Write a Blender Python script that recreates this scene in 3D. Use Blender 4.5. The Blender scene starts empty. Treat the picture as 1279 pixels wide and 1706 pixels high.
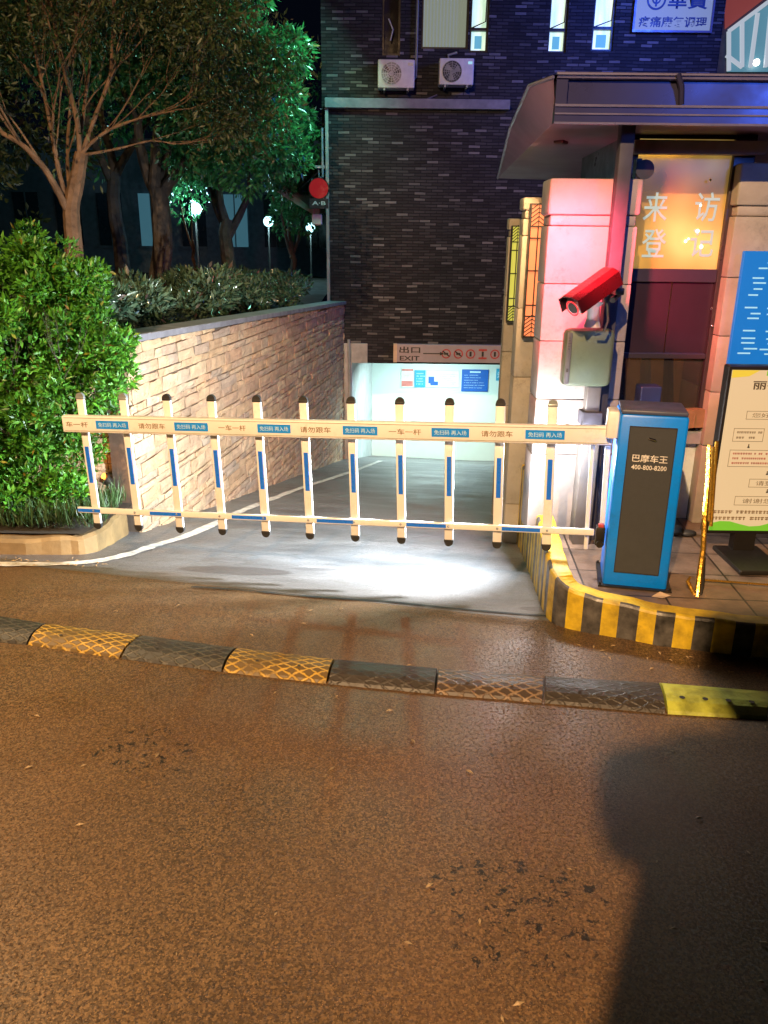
import bpy, math, random
import numpy as np
from mathutils import Vector, Matrix

scene = bpy.context.scene
COL = scene.collection
rnd = random.Random(7)
R = math.radians

# ------------------------------------------------------------------ camera
F_PX, CX, CY, CAM_H = 1330., 639.5, 853., 2.0
TH = math.atan(F_PX/3900.); RO = 45/3900.
cam = bpy.data.cameras.new('camera'); cam_ob = bpy.data.objects.new('camera', cam); COL.objects.link(cam_ob)
cam.sensor_fit = 'VERTICAL'; cam.sensor_height = 36; cam.lens = 36*F_PX/1706.
cam.clip_start = .05; cam.clip_end = 500
ct, st = math.cos(TH), math.sin(TH); cr, sr = math.cos(RO), math.sin(RO)
fw = Vector((0, ct, -st)); r0 = Vector((1, 0, 0)); u0 = Vector((0, st, ct))
rt = r0*cr + u0*sr
up = -r0*sr + u0*cr
cam_ob.matrix_world = Matrix(((rt.x, up.x, -fw.x, 0), (rt.y, up.y, -fw.y, 0), (rt.z, up.z, -fw.z, CAM_H), (0, 0, 0, 1)))
scene.camera = cam_ob

# ------------------------------------------------------------------ world, exposure
w = bpy.data.worlds.new('World'); scene.world = w; w.use_nodes = True
nt = w.node_tree; bg = nt.nodes['Background']
sky = nt.nodes.new('ShaderNodeTexSky'); sky.sky_type = 'NISHITA'; sky.sun_disc = False
sky.sun_elevation = R(-4); sky.sun_rotation = R(120)
mx = nt.nodes.new('ShaderNodeMix'); mx.data_type = 'RGBA'; mx.blend_type = 'ADD'; mx.inputs[0].default_value = 1
mx.inputs[7].default_value = (.10, .17, .42, 1)
nt.links.new(sky.outputs[0], mx.inputs[6]); nt.links.new(mx.outputs[2], bg.inputs[0])
bg.inputs[1].default_value = .009
scene.view_settings.view_transform = 'Standard'; scene.view_settings.look = 'None'
scene.view_settings.exposure = 0.0; scene.view_settings.gamma = 1
scene.render.engine = 'CYCLES'
scene.cycles.use_denoising = True
scene.cycles.sample_clamp_indirect = 4
scene.cycles.max_bounces = 6

def lamp(name, kind, loc, power, color, size=.1, target=None, spot=60, blend=.5, size_y=None):
    l = bpy.data.lights.new(name, kind); o = bpy.data.objects.new(name, l); COL.objects.link(o)
    l.energy = power; l.color = color; o.location = loc
    if kind == 'AREA':
        l.size = size
        if size_y: l.shape = 'RECTANGLE'; l.size_y = size_y
    else: l.shadow_soft_size = size
    if kind == 'SPOT': l.spot_size = R(spot); l.spot_blend = blend
    if target is not None:
        o.rotation_euler = (Vector(target)-Vector(loc)).to_track_quat('-Z', 'Y').to_euler()
    return o
# the street's sodium lamp behind the camera, the barrier's white flood, the red camera lamp, blue sign glow, lamps in booth and garage
lamp('street_lamp_light', 'SPOT', (-2.6, -5.0, 7.5), 11000, (1, .62, .31), .06, (-.8, 2.6, .0), 88, .75)
lamp('street_lamp_light_far', 'SPOT', (-4.6, 5.0, 5.3), 1300, (1, .70, .37), .10, (-2.8, 3.0, 0), 54, .9)
lamp('flood_light_glow', 'SPOT', (.95, 4.57, .95), 1950, (.84, .93, 1), .05, (-1.25, 6.1, -.3), 112, 1)
lamp('flood_light_pillar', 'POINT', (.99, 4.62, .83), 62, (1, .98, .97), .05)
lamp('camera_red_light', 'SPOT', (.98, 4.30, 2.08), 430, (1, .07, .12), .05, (1.12, 5.0, 1.80), 98, .8)
lamp('eave_fill_light', 'SPOT', (1.06, 5.6, 2.56), 330, (1, .56, .27), .06, (-1.5, 8.6, -.1), 95, .9)  # warm fill added to light the stone wall
lamp('blue_sign_light', 'AREA', (4.4, 11.5, 5.6), 170, (.04, .13, 1), 1.0, (2.9, 14, 4.8))
lamp('blue_sign_light_low', 'SPOT', (3.4, 1.2, 3.35), 240, (.07, .20, 1), .3, (1.9, 4.75, 2.85), 60, .8)
lamp('crown_fill_light', 'AREA', (-.2, 12.6, 5.4), 150, (.30, 1, .70), .5, (-2.2, 11.8, 3.8))  # green fill added on the tree crown, in place of window spill
lamp('garage_light', 'AREA', (1.0, 14.9, -.12), 165, (.75, 1, .96), .9, (1.0, 15.2, -3), size_y=.5)

# ------------------------------------------------------------------ pixel to world
def ray(px, py):
    u = (px-CX)/F_PX; v = (py-CY)/F_PX
    x = u*cr + v*sr; y = -u*sr + v*cr
    return (x, ct-y*st, -st-y*ct)
def P(px, py, Y):
    r = ray(px, py); t = Y/r[1]; return Vector((r[0]*t, Y, CAM_H+r[2]*t))
def G(px, py, z=0.):
    r = ray(px, py); t = (z-CAM_H)/r[2]; return Vector((r[0]*t, r[1]*t, z))
def gz(X, Y):
    y0 = 4.25 - .22*max(X, -2.4); s = Y-y0
    z = -.184*(math.sqrt(s*s+.03)+s)/2
    if Y > 14: z -= .046*(Y-14)
    return z
def hit(px, py):
    r = ray(px, py); t = 1.0
    while t < 40:
        p = (r[0]*t, r[1]*t, CAM_H+r[2]*t)
        if p[2] < gz(p[0], p[1]): break
        t += .01
    return Vector(p)

# ------------------------------------------------------------------ materials
def nodes(name):
    m = bpy.data.materials.new(name); m.use_nodes = True
    return m, m.node_tree, m.node_tree.nodes['Principled BSDF']
def ramp(t, src, stops):
    r = t.nodes.new('ShaderNodeValToRGB'); t.links.new(src, r.inputs[0])
    while len(r.color_ramp.elements) < len(stops): r.color_ramp.elements.new(.5)
    for e, (p, c) in zip(r.color_ramp.elements, stops):
        e.position = p; e.color = (c, c, c, 1) if isinstance(c, (int, float)) else (*c, 1)
    return r.outputs[0]
def noise(t, scale, detail=6, vec=None, rough=.6, dist=0):
    n = t.nodes.new('ShaderNodeTexNoise'); n.inputs['Scale'].default_value = scale
    n.inputs['Detail'].default_value = detail; n.inputs['Roughness'].default_value = rough; n.inputs['Distortion'].default_value = dist
    if vec is None:
        tc = t.nodes.new('ShaderNodeTexCoord'); vec = tc.outputs['Object']
    t.links.new(vec, n.inputs['Vector']); return n.outputs[0]
def mixc(t, fac, a, b, mode='MIX'):
    m = t.nodes.new('ShaderNodeMix'); m.data_type = 'RGBA'; m.blend_type = mode
    for s, v in ((m.inputs[0], fac), (m.inputs[6], a), (m.inputs[7], b)):
        if isinstance(v, (int, float)): s.default_value = v
        elif isinstance(v, tuple): s.default_value = (*v, 1)
        else: t.links.new(v, s)
    return m.outputs[2]
def bump(t, b, h, strength, dist=.01):
    n = t.nodes.new('ShaderNodeBump'); n.inputs['Strength'].default_value = strength; n.inputs['Distance'].default_value = dist
    t.links.new(h, n.inputs['Height']); t.links.new(n.outputs[0], b.inputs['Normal'])
def mapping(t, rot=(0, 0, 0), scale=(1, 1, 1), out='Object'):
    tc = t.nodes.new('ShaderNodeTexCoord'); mp = t.nodes.new('ShaderNodeMapping')
    mp.inputs['Rotation'].default_value = rot; mp.inputs['Scale'].default_value = scale
    t.links.new(tc.outputs[out], mp.inputs[0]); return mp.outputs[0]
def mat(name, c, rough=.55, metal=0., var=.25, scale=7, bs=0., bscale=90, emit=0., ecol=None, spec=.5, coat=0, grime=0.):
    m, t, b = nodes(name)
    n = noise(t, scale, 8)
    lo = tuple(x*(1-var) for x in c); hi = tuple(min(1, x*(1+var*.6)) for x in c)
    f = ramp(t, n, [(.3, 0.), (.7, 1.)])
    t.links.new(mixc(t, f, lo, hi), b.inputs['Base Color'])
    t.links.new(ramp(t, n, [(.3, min(1, rough+.12)), (.7, max(.03, rough-.1))]), b.inputs['Roughness'])
    b.inputs['Metallic'].default_value = metal; b.inputs['Specular IOR Level'].default_value = spec
    b.inputs['Coat Weight'].default_value = coat
    if grime:
        g_ = mixc(t, 1., ramp(t, noise(t, 5, 9, rough=.75), [(.50, 0.), (.72, 1.)]), ramp(t, noise(t, 45, 4), [(.4, .2), (.65, 1.)]), 'MULTIPLY')
        g_ = mixc(t, 1., g_, (grime,)*3, 'MULTIPLY')
        l_ = b.inputs['Base Color'].links[0].from_socket; t.links.new(mixc(t, g_, l_, tuple(x*.25+.012 for x in c)), b.inputs['Base Color'])
    if bs: bump(t, b, noise(t, bscale, 4), bs, .004)
    if emit:
        b.inputs['Emission Color'].default_value = (*(ecol or c), 1); b.inputs['Emission Strength'].default_value = emit
    return m
def glow(name, c, s):
    m, t, b = nodes(name); b.inputs['Base Color'].default_value = (*[x*.2 for x in c], 1)
    b.inputs['Emission Color'].default_value = (*c, 1); b.inputs['Emission Strength'].default_value = s
    return m
M = {}
def asphalt(name, base, warm, rough, scale=1.0):
    m, t, b = nodes(name)
    big = ramp(t, noise(t, .7*scale, 5), [(.3, 0.), (.7, 1.)])
    tv = t.nodes.new('ShaderNodeTexCoord')
    def voro(sc, feat='F1', out='Color'):
        vn = t.nodes.new('ShaderNodeTexVoronoi'); vn.feature = feat; vn.inputs['Scale'].default_value = sc
        t.links.new(tv.outputs['Object'], vn.inputs['Vector']); return vn.outputs[out]
    bw = t.nodes.new('ShaderNodeRGBToBW'); t.links.new(voro(150), bw.inputs[0])
    fine = ramp(t, bw.outputs[0], [(.25, .50), (.5, .95), (.80, 1.75)])
    pits = ramp(t, noise(t, 74, 5, rough=.8), [(.37, .14), (.47, 1.)])
    fine = mixc(t, 1., fine, pits, 'MULTIPLY')
    hgt = mixc(t, .7, voro(150, 'DISTANCE_TO_EDGE', 'Distance'), pits)
    spk = ramp(t, noise(t, 190, 1), [(.66, 0.), (.76, 1.)])
    c = mixc(t, big, base, warm)
    c = mixc(t, 1., c, fine, 'MULTIPLY')
    c = mixc(t, spk, c, tuple(min(1, x*3.2) for x in warm))
    c = mixc(t, ramp(t, noise(t, .45, 3), [(.4, 0.), (.7, .5)]), c, (.14, .068, .03))
    tc = t.nodes.new('ShaderNodeTexCoord'); crack = ramp(t, noise(t, 22, 9, rough=.72, dist=.3), [(.405, 1.), (.44, 0.)])
    for (cx_, cy_, rad) in ((-1.02, 2.82, .20), (-.88, 2.74, .15), (.30, 2.08, .20), (.50, 1.98, .26), (.36, 1.86, .16), (.62, 2.06, .14), (.44, 2.8, .05)):
        vm = t.nodes.new('ShaderNodeVectorMath'); vm.operation = 'DISTANCE'; t.links.new(tc.outputs['Object'], vm.inputs[0]); vm.inputs[1].default_value = (cx_, cy_, 0)
        f = ramp(t, vm.outputs['Value'], [(rad*.2, 1.), (rad, 0.)])
        f2 = mixc(t, 1., f, crack, 'MULTIPLY'); f3 = ramp(t, f2, [(.05, 0.), (.25, .95)])
        c = mixc(t, f3, c, (.010, .008, .006))
    t.links.new(c, b.inputs['Base Color'])
    t.links.new(ramp(t, noise(t, 2.3, 6), [(.3, rough+.15), (.7, rough-.1)]), b.inputs['Roughness'])
    bump(t, b, hgt, .55, .004); b.inputs['Specular IOR Level'].default_value = .38; b.inputs['Coat Weight'].default_value = .05; b.inputs['Coat Roughness'].default_value = .42; t.links.new(b.inputs['Normal'].links[0].from_socket, b.inputs['Coat Normal'])
    return m
M['asphalt'] = asphalt('asphalt', (.066, .039, .019), (.116, .070, .031), .42)
# ramp concrete: grey, brushed crosswise, damp
m, t, b = nodes('ramp_concrete')
v = mapping(t, scale=(1, 2.4, 1)); nn = noise(t, 1.3, 6, v)
c = mixc(t, ramp(t, nn, [(.35, 0.), (.65, 1.)]), (.10, .10, .105), (.17, .17, .175))
c = mixc(t, 1., c, ramp(t, noise(t, 70, 5, rough=.8), [(.35, .6), (.65, 1.3)]), 'MULTIPLY')
c = mixc(t, ramp(t, noise(t, 3.5, 7, rough=.7), [(.56, 0.), (.70, .6)]), c, (.06, .055, .052))
tc = t.nodes.new('ShaderNodeTexCoord'); wob = t.nodes.new('ShaderNodeTexNoise'); wob.inputs['Scale'].default_value = 3.5; wob.inputs['Detail'].default_value = 5
wv = t.nodes.new('ShaderNodeVectorMath'); wv.operation = 'MULTIPLY_ADD'; t.links.new(wob.outputs['Color'], wv.inputs[0]); wv.inputs[1].default_value = (.5, .3, 0); t.links.new(tc.outputs['Object'], wv.inputs[2])
for cx_, cy_, rx, ry, dk in ((-.98, 4.86, .40, .13, .85), (.98, 4.28, .24, .07, .9), (-.45, 5.0, .18, .05, .5), (.15, 4.75, .25, .03, .5)):
    mp = t.nodes.new('ShaderNodeMapping'); mp.vector_type = 'POINT'; mp.inputs['Scale'].default_value = (1/rx, 1/ry, 0); mp.inputs['Location'].default_value = (-(cx_+.25)/rx, -(cy_+.15)/ry, 0)
    t.links.new(wv.outputs[0], mp.inputs[0]); ln = t.nodes.new('ShaderNodeVectorMath'); ln.operation = 'LENGTH'; t.links.new(mp.outputs[0], ln.inputs[0])
    c = mixc(t, ramp(t, ln.outputs['Value'], [(.86, dk), (.97, 0.)]), c, (.05, .046, .05))
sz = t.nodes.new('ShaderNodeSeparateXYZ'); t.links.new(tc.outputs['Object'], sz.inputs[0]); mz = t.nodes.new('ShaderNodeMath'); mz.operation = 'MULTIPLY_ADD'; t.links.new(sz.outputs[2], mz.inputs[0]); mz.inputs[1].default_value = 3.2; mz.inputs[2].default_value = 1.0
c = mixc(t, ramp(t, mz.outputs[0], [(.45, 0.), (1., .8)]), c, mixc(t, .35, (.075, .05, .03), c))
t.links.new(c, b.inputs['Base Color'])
t.links.new(ramp(t, nn, [(.3, .28), (.7, .6)]), b.inputs['Roughness'])
v2 = mapping(t, scale=(1.2, 5, 1)); bump(t, b, mixc(t, .35, noise(t, 4, 5, v2), noise(t, 60, 5, rough=.8)), .6, .02); M['ramp'] = m
# slate brick facade
m, t, b = nodes('slate_brick')
v = mapping(t, rot=(R(90), 0, 0))
wz = t.nodes.new('ShaderNodeTexNoise'); wz.inputs['Scale'].default_value = 1.4; wz.inputs['Detail'].default_value = 6; t.links.new(v, wz.inputs['Vector'])
wm = t.nodes.new('ShaderNodeVectorMath'); wm.operation = 'MULTIPLY_ADD'; wm.inputs[1].default_value = (.05, .035, 0); t.links.new(wz.outputs['Color'], wm.inputs[0]); t.links.new(v, wm.inputs[2]); v = wm.outputs[0]
br = t.nodes.new('ShaderNodeTexBrick'); t.links.new(v, br.inputs['Vector'])
br.inputs['Color1'].default_value = (0, 0, 0, 1); br.inputs['Color2'].default_value = (1, 1, 1, 1); br.inputs['Mortar'].default_value = (.0, .0, .0, 1)
br.inputs['Scale'].default_value = 1; br.inputs['Mortar Size'].default_value = .006; br.inputs['Brick Width'].default_value = .19; br.inputs['Row Height'].default_value = .047
br.inputs['Bias'].default_value = -.1; br.inputs['Mortar Smooth'].default_value = .3
c = ramp(t, br.outputs['Color'], [(.0, (.013, .013, .014)), (.45, (.027, .027, .029)), (.78, (.048, .047, .048)), (.90, (.20, .19, .185))])
c = mixc(t, ramp(t, noise(t, .8, 5), [(.35, 0.), (.7, .65)]), c, (.032, .030, .036))
c = mixc(t, br.outputs['Fac'], c, (.012, .012, .015)); t.links.new(c, b.inputs['Base Color'])
b.inputs['Roughness'].default_value = .6; b.inputs['Specular IOR Level'].default_value = .12
inv = ramp(t, br.outputs['Fac'], [(0, 1.), (1, 0.)])
bump(t, b, mixc(t, .4, inv, br.outputs['Color']), .9, .02); M['slate'] = m
# stacked stone, colour per stone
def stone_mat(name, cols, rough=.75, bs=.6, bscale=22):
    m, t, b = nodes(name)
    g = t.nodes.new('ShaderNodeNewGeometry')
    c = ramp(t, g.outputs['Random Per Island'], [(i/(len(cols)-1), k) for i, k in enumerate(cols)])
    c = mixc(t, 1., c, ramp(t, noise(t, 9, 8), [(.25, .6), (.7, 1.2)]), 'MULTIPLY')
    c = mixc(t, ramp(t, noise(t, 1.3, 4), [(.55, 0.), (.8, .45)]), c, (.10, .08, .06))
    t.links.new(c, b.inputs['Base Color']); b.inputs['Roughness'].default_value = rough
    bump(t, b, noise(t, bscale, 8), bs, .02); return m
M['stone'] = stone_mat('stacked_stone', [(.42, .27, .15), (.48, .33, .19), (.38, .25, .155), (.52, .38, .23), (.33, .25, .18), (.46, .29, .17)])
M['mortar'] = mat('mortar', (.11, .075, .05), .9)
M['coping'] = mat('coping_concrete', (.16, .16, .18), .7, bs=.4, bscale=40)
M['soil'] = mat('soil', (.035, .028, .018), .95, bs=1, bscale=25)
M['paving'] = mat('paving', (.16, .115, .085), .45, var=.45, scale=3, bs=.5, bscale=60)
M['white_paint'] = mat('white_paint', (.78, .77, .74), .38, var=.08, scale=4, coat=.2, grime=.4)
M['boom_paint'] = mat('boom_paint', (.80, .78, .74), .42, var=.1, scale=5, grime=.4)
M['line_paint'] = mat('line_paint', (.62, .60, .56), .6, var=.5, scale=14, bs=.4, bscale=60)
M['black_rubber'] = mat('black_rubber', (.018, .018, .018), .6)
M['silver_cap'] = mat('silver_cap', (.32, .36, .36), .4, .4)
M['blue_strip'] = mat('blue_reflective', (.01, .16, .80), .3, var=.12, scale=30)
M['sticker_blue'] = mat('sticker_blue', (.005, .25, .85), .35, var=.1)
M['sticker_text'] = mat('sticker_text', (.50, .74, .86), .5, var=.05)
M['gold_text'] = mat('gold_text', (.22, .14, .06), .5)
M['dark_text'] = mat('dark_text', (.03, .025, .02), .6)
M['cab_blue'] = mat('cabinet_blue', (.0, .21, .86), .38, var=.14, scale=3, bs=.15, bscale=140, coat=.15, grime=.4)
M['cab_grey'] = mat('cabinet_panel', (.042, .046, .052), .5, var=.2, bs=.25, bscale=200, grime=.4)
M['cab_top'] = mat('cabinet_top', (.06, .07, .12), .45)
M['cab_white'] = mat('cabinet_lettering', (.62, .60, .58), .5)
M['steel_grey'] = mat('pole_grey', (.10, .09, .085), .45, .1, var=.2, bs=.1)
M['post_grey'] = mat('post_purple_grey', (.045, .045, .06), .6, 0, var=.2, spec=.2)
M['box_olive'] = mat('reader_box', (.085, .11, .07), .42, var=.12, bs=.12, bscale=160, grime=.4)
M['chrome'] = mat('chrome', (.6, .6, .62), .16, 1., var=.1)
M['red_shell'] = mat('red_shell', (.028, .003, .004), .3, var=.1)
M['silver_shell'] = mat('silver_shell', (.30, .32, .34), .35, .2)
M['pillar'] = mat('pillar_stone', (.27, .235, .225), .7, var=.16, scale=3, bs=.55, bscale=26, grime=.75)
M['pillar_tan'] = mat('pillar_tan', (.29, .26, .20), .7, var=.25, scale=3, bs=.5, bscale=30, grime=.75)
M['kerb_yellow'] = mat('kerb_yellow', (.56, .39, .02), .5, var=.5, scale=9, bs=.5, bscale=40, grime=.75)
M['kerb_black'] = mat('kerb_black', (.075, .07, .065), .4, var=.9, scale=11, bs=.5, bscale=40)
M['kerb_stone'] = mat('kerb_stone', (.22, .14, .055), .75, var=.35, scale=5, bs=.6, bscale=30)
M['frame'] = mat('door_frame', (.045, .035, .042), .35, .3, var=.2)
M['panel_purple'] = mat('door_panel', (.035, .022, .034), .12, .2, var=.25, scale=2)
M['dark_glass'] = mat('dark_glass', (.03, .025, .025), .06, 0, var=.5, scale=4)
M['cardboard'] = mat('cardboard', (.25, .15, .08), .8)
m, t, b = nodes('smoked_glass'); b.inputs['Base Color'].default_value = (.30, .27, .26, 1); b.inputs['Transmission Weight'].default_value = .92; b.inputs['Roughness'].default_value = .03; b.inputs['IOR'].default_value = 1.3; M['smoked_glass'] = m
M['fascia'] = mat('roof_fascia', (.035, .035, .075), .3, .4, var=.2, scale=2)
M['roof_trim'] = mat('roof_trim', (.16, .15, .22), .35, .3)
M['soffit'] = mat('soffit', (.15, .085, .14), .4, .2, var=.2, scale=1.2)
M['plaster'] = mat('plaster', (.55, .60, .61), .55, var=.2, scale=3, bs=.2, bscale=40, grime=.75)
M['plaster_teal'] = mat('plaster_teal', (.55, .68, .66), .45, var=.08, scale=1.3, bs=.1, bscale=20)
M['concrete'] = mat('concrete', (.34, .33, .32), .8, var=.3, scale=4, bs=.6, bscale=30)
M['dark_metal'] = mat('dark_metal', (.025, .022, .02), .4, .5)
M['sign_grey'] = mat('sign_grey', (.36, .30, .31), .5, var=.1)
M['sign_edge'] = mat('sign_edge', (.62, .45, .30), .5)
M['sign_red'] = mat('sign_red', (.45, .05, .05), .5)
M['paper'] = mat('paper', (.60, .64, .62), .6, var=.1)
M['paper_red'] = mat('paper_red', (.50, .16, .14), .6)
M['poster_blue'] = mat('poster_blue', (.01, .10, .42), .45, var=.1)
M['poster_cyan'] = mat('poster_cyan', (.02, .30, .50), .45, var=.1)
M['ac_white'] = mat('ac_casing', (.62, .60, .52), .5, var=.15, grime=.4)
M['ac_grille'] = mat('ac_grille', (.24, .24, .20), .5)
M['brass'] = mat('brass', (.75, .42, .06), .22, .85, var=.3, scale=20, bs=.6, bscale=30)
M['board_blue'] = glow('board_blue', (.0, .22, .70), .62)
M['board_line'] = glow('board_line', (.40, .80, .95), .75)
M['bd_paper'] = glow('backlit_paper', (.85, .62, .34), .72)
M['bd_green'] = glow('backlit_green', (.20, .55, .03), .8)
M['bd_yellow'] = glow('backlit_yellow', (.85, .60, .05), .8)
M['bd_text'] = mat('board_text', (.09, .07, .04), .6)
M['bd_text2'] = mat('board_text_soft', (.22, .15, .08), .6)
M['bd_red'] = mat('board_text_red', (.42, .08, .05), .6)
M['lamp_white'] = glow('lamp_white', (.45, .92, 1), 3.2)
M['lamp_orange'] = glow('lantern_orange', (1, .25, .09), 1.15)
M['lamp_yellow'] = glow('lantern_yellow', (.72, .68, .10), .75)
M['lit_window'] = glow('lit_window', (.68, .92, .72), 1.15)
m, t, b = nodes('lit_window'); v = mapping(t, scale=(7, 1, .8)); c = ramp(t, noise(t, 1.2, 3, v), [(.35, (.42, .70, .50)), (.65, (.80, 1, .82))]); t.links.new(c, b.inputs['Emission Color']); b.inputs['Emission Strength'].default_value = 1.05; M['lit_window'] = m
M['lit_blue'] = glow('lit_blue', (.15, .55, .75), .7)
M['red_glow'] = glow('red_glow', (1, .02, .03), 1.4)
M['orange_glow'] = glow('orange_glow', (1, .30, .04), 6)
M['leaf_shrub'] = None
def leaf_mat(name, lo, hi, rough=.4, trans=.25):
    m, t, b = nodes(name); g = t.nodes.new('ShaderNodeNewGeometry')
    c = ramp(t, g.outputs['Random Per Island'], [(0, lo), (.6, hi), (.93, hi), (.965, tuple(min(1, x*1.4+.02) for x in hi)), (.985, (hi[1]*.9, hi[1]*.75, hi[2])), (1., (hi[1]*.55, hi[1]*.3, hi[2]*.6))])
    c = mixc(t, 1., c, ramp(t, noise(t, 2.2, 4), [(.3, .55), (.7, 1.3)]), 'MULTIPLY')
    t.links.new(c, b.inputs['Base Color']); b.inputs['Roughness'].default_value = rough
    tr = t.nodes.new('ShaderNodeBsdfTranslucent'); t.links.new(c, tr.inputs[0])
    ms = t.nodes.new('ShaderNodeMixShader'); ms.inputs[0].default_value = trans
    t.links.new(b.outputs[0], ms.inputs[1]); t.links.new(tr.outputs[0], ms.inputs[2])
    t.links.new(ms.outputs[0], t.nodes['Material Output'].inputs[0]); return m
M['leaf_shrub'] = leaf_mat('leaf_shrub', (.012, .07, .008), (.09, .30, .025))
M['leaf_hedge'] = leaf_mat('leaf_hedge', (.015, .045, .022), (.085, .14, .085), .14, .12)
M['leaf_dark'] = leaf_mat('leaf_dark', (.02, .11, .04), (.07, .30, .10), .3)
M['leaf_brown'] = leaf_mat('leaf_brown', (.012, .026, .006), (.040, .058, .016), .5)
M['bark'] = mat('bark', (.12, .07, .037), .85, var=.6, scale=9, bs=1, bscale=22)
M['bark_dark'] = mat('bark_dark', (.065, .055, .045), .9, var=.4, scale=8, bs=1, bscale=20)
M['grass'] = leaf_mat('grass_blade', (.02, .06, .015), (.06, .12, .04))

# ------------------------------------------------------------------ mesh helpers
class MB:
    def __init__(s): s.v = []; s.f = []; s.mi = []
    def add(s, vs, fs, mi=0):
        o = len(s.v); s.v += [tuple(x) for x in vs]; s.f += [tuple(i+o for i in f) for f in fs]; s.mi += [mi]*len(fs); return s
    def quad(s, a, b, c, d, mi=0): return s.add([a, b, c, d], [(0, 1, 2, 3)], mi)
    def box(s, c, d, mi=0, X=None, Y=None, Z=None):
        X = Vector(X) if X else Vector((1, 0, 0)); Y = Vector(Y) if Y else Vector((0, 1, 0)); Z = Vector(Z) if Z else Vector((0, 0, 1)); c = Vector(c)
        vs = [c+X*(d[0]/2*i)+Y*(d[1]/2*j)+Z*(d[2]/2*k) for k in (-1, 1) for j in (-1, 1) for i in (-1, 1)]
        return s.add(vs, [(0, 2, 3, 1), (4, 5, 7, 6), (0, 1, 5, 4), (2, 6, 7, 3), (0, 4, 6, 2), (1, 3, 7, 5)], mi)
    def bx(s, x0, x1, y0, y1, z0, z1, mi=0): return s.box(((x0+x1)/2, (y0+y1)/2, (z0+z1)/2), (x1-x0, y1-y0, z1-z0), mi)
    def rbox(s, c, d, r=.01, mi=0, X=None, Y=None, Z=None):   # box with chamfered vertical (Z) edges and top/bottom edges
        X = Vector(X) if X else Vector((1, 0, 0)); Y = Vector(Y) if Y else Vector((0, 1, 0)); Z = Vector(Z) if Z else Vector((0, 0, 1)); c = Vector(c)
        rings = []
        for z, ins in ((-d[2]/2, r), (-d[2]/2+r*.3, r*.3), (-d[2]/2+r, 0), (d[2]/2-r, 0), (d[2]/2-r*.3, r*.3), (d[2]/2, r)):
            hx, hy = d[0]/2-ins, d[1]/2-ins; ring = []
            for sx, sy, a0 in ((1, 1, 0), (-1, 1, 90), (-1, -1, 180), (1, -1, 270)):
                for k in range(4):
                    a = R(a0+k*30); q = min(r, hx, hy)
                    ring.append(c+X*(sx*(hx-q)+q*math.cos(a))+Y*(sy*(hy-q)+q*math.sin(a))+Z*z)
            rings.append(ring)
        n = 16; vs = [p for r_ in rings for p in r_]; fs = []
        for i in range(len(rings)-1):
            for k in range(n): fs.append((i*n+k, i*n+(k+1) % n, (i+1)*n+(k+1) % n, (i+1)*n+k))
        fs.append(tuple(reversed(range(n)))); fs.append(tuple(range((len(rings)-1)*n, len(rings)*n)))
        return s.add(vs, fs, mi)
    def tube(s, pts, rad, n=8, mi=0, caps=True):
        pts = [Vector(p) for p in pts]
        if isinstance(rad, (int, float)): rad = [rad]*len(pts)
        vs = []; prev = None
        for i, p in enumerate(pts):
            d = (pts[min(i+1, len(pts)-1)]-pts[max(i-1, 0)]).normalized()
            if prev is None: a = d.orthogonal().normalized()
            else: a = (prev-d*prev.dot(d)).normalized()
            prev = a; b_ = d.cross(a)
            for k in range(n):
                an = 2*math.pi*k/n; vs.append(p+(a*math.cos(an)+b_*math.sin(an))*rad[i])
        fs = [(i*n+k, i*n+(k+1) % n, (i+1)*n+(k+1) % n, (i+1)*n+k) for i in range(len(pts)-1) for k in range(n)]
        if caps: fs += [tuple(reversed(range(n))), tuple(range((len(pts)-1)*n, len(pts)*n))]
        return s.add(vs, fs, mi)
    def ball(s, c, r, n=12, m_=8, sq=(1, 1, 1), mi=0, zmin=-1):
        c = Vector(c); vs = []; fs = []
        for i in range(m_+1):
            th = math.pi*i/m_
            for k in range(n):
                a = 2*math.pi*k/n; z = max(zmin, math.cos(th))
                vs.append(c+Vector((r*sq[0]*math.sin(th)*math.cos(a), r*sq[1]*math.sin(th)*math.sin(a), r*sq[2]*z)))
        for i in range(m_):
            for k in range(n): fs.append((i*n+k, (i+1)*n+k, (i+1)*n+(k+1) % n, i*n+(k+1) % n))
        return s.add(vs, fs, mi)
    def disc(s, c, r, X, Z, n=28, r2=0, mi=0):
        c = Vector(c); X = Vector(X); Z = Vector(Z)
        if r2:
            vs = [c+(X*math.cos(2*math.pi*k/n)+Z*math.sin(2*math.pi*k/n))*q for q in (r, r2) for k in range(n)]
            return s.add(vs, [(k, (k+1) % n, n+(k+1) % n, n+k) for k in range(n)], mi)
        return s.add([c+(X*math.cos(2*math.pi*k/n)+Z*math.sin(2*math.pi*k/n))*r for k in range(n)], [tuple(range(n))], mi)
    def prism(s, pts, off, mi=0):   # polygon extruded by off
        n = len(pts); off = Vector(off); a = [Vector(p) for p in pts]; b = [p+off for p in a]
        return s.add(a+b, [tuple(range(n)), tuple(reversed(range(n, 2*n)))]+[(k, n+k, n+(k+1) % n, (k+1) % n) for k in range(n)], mi)
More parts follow.
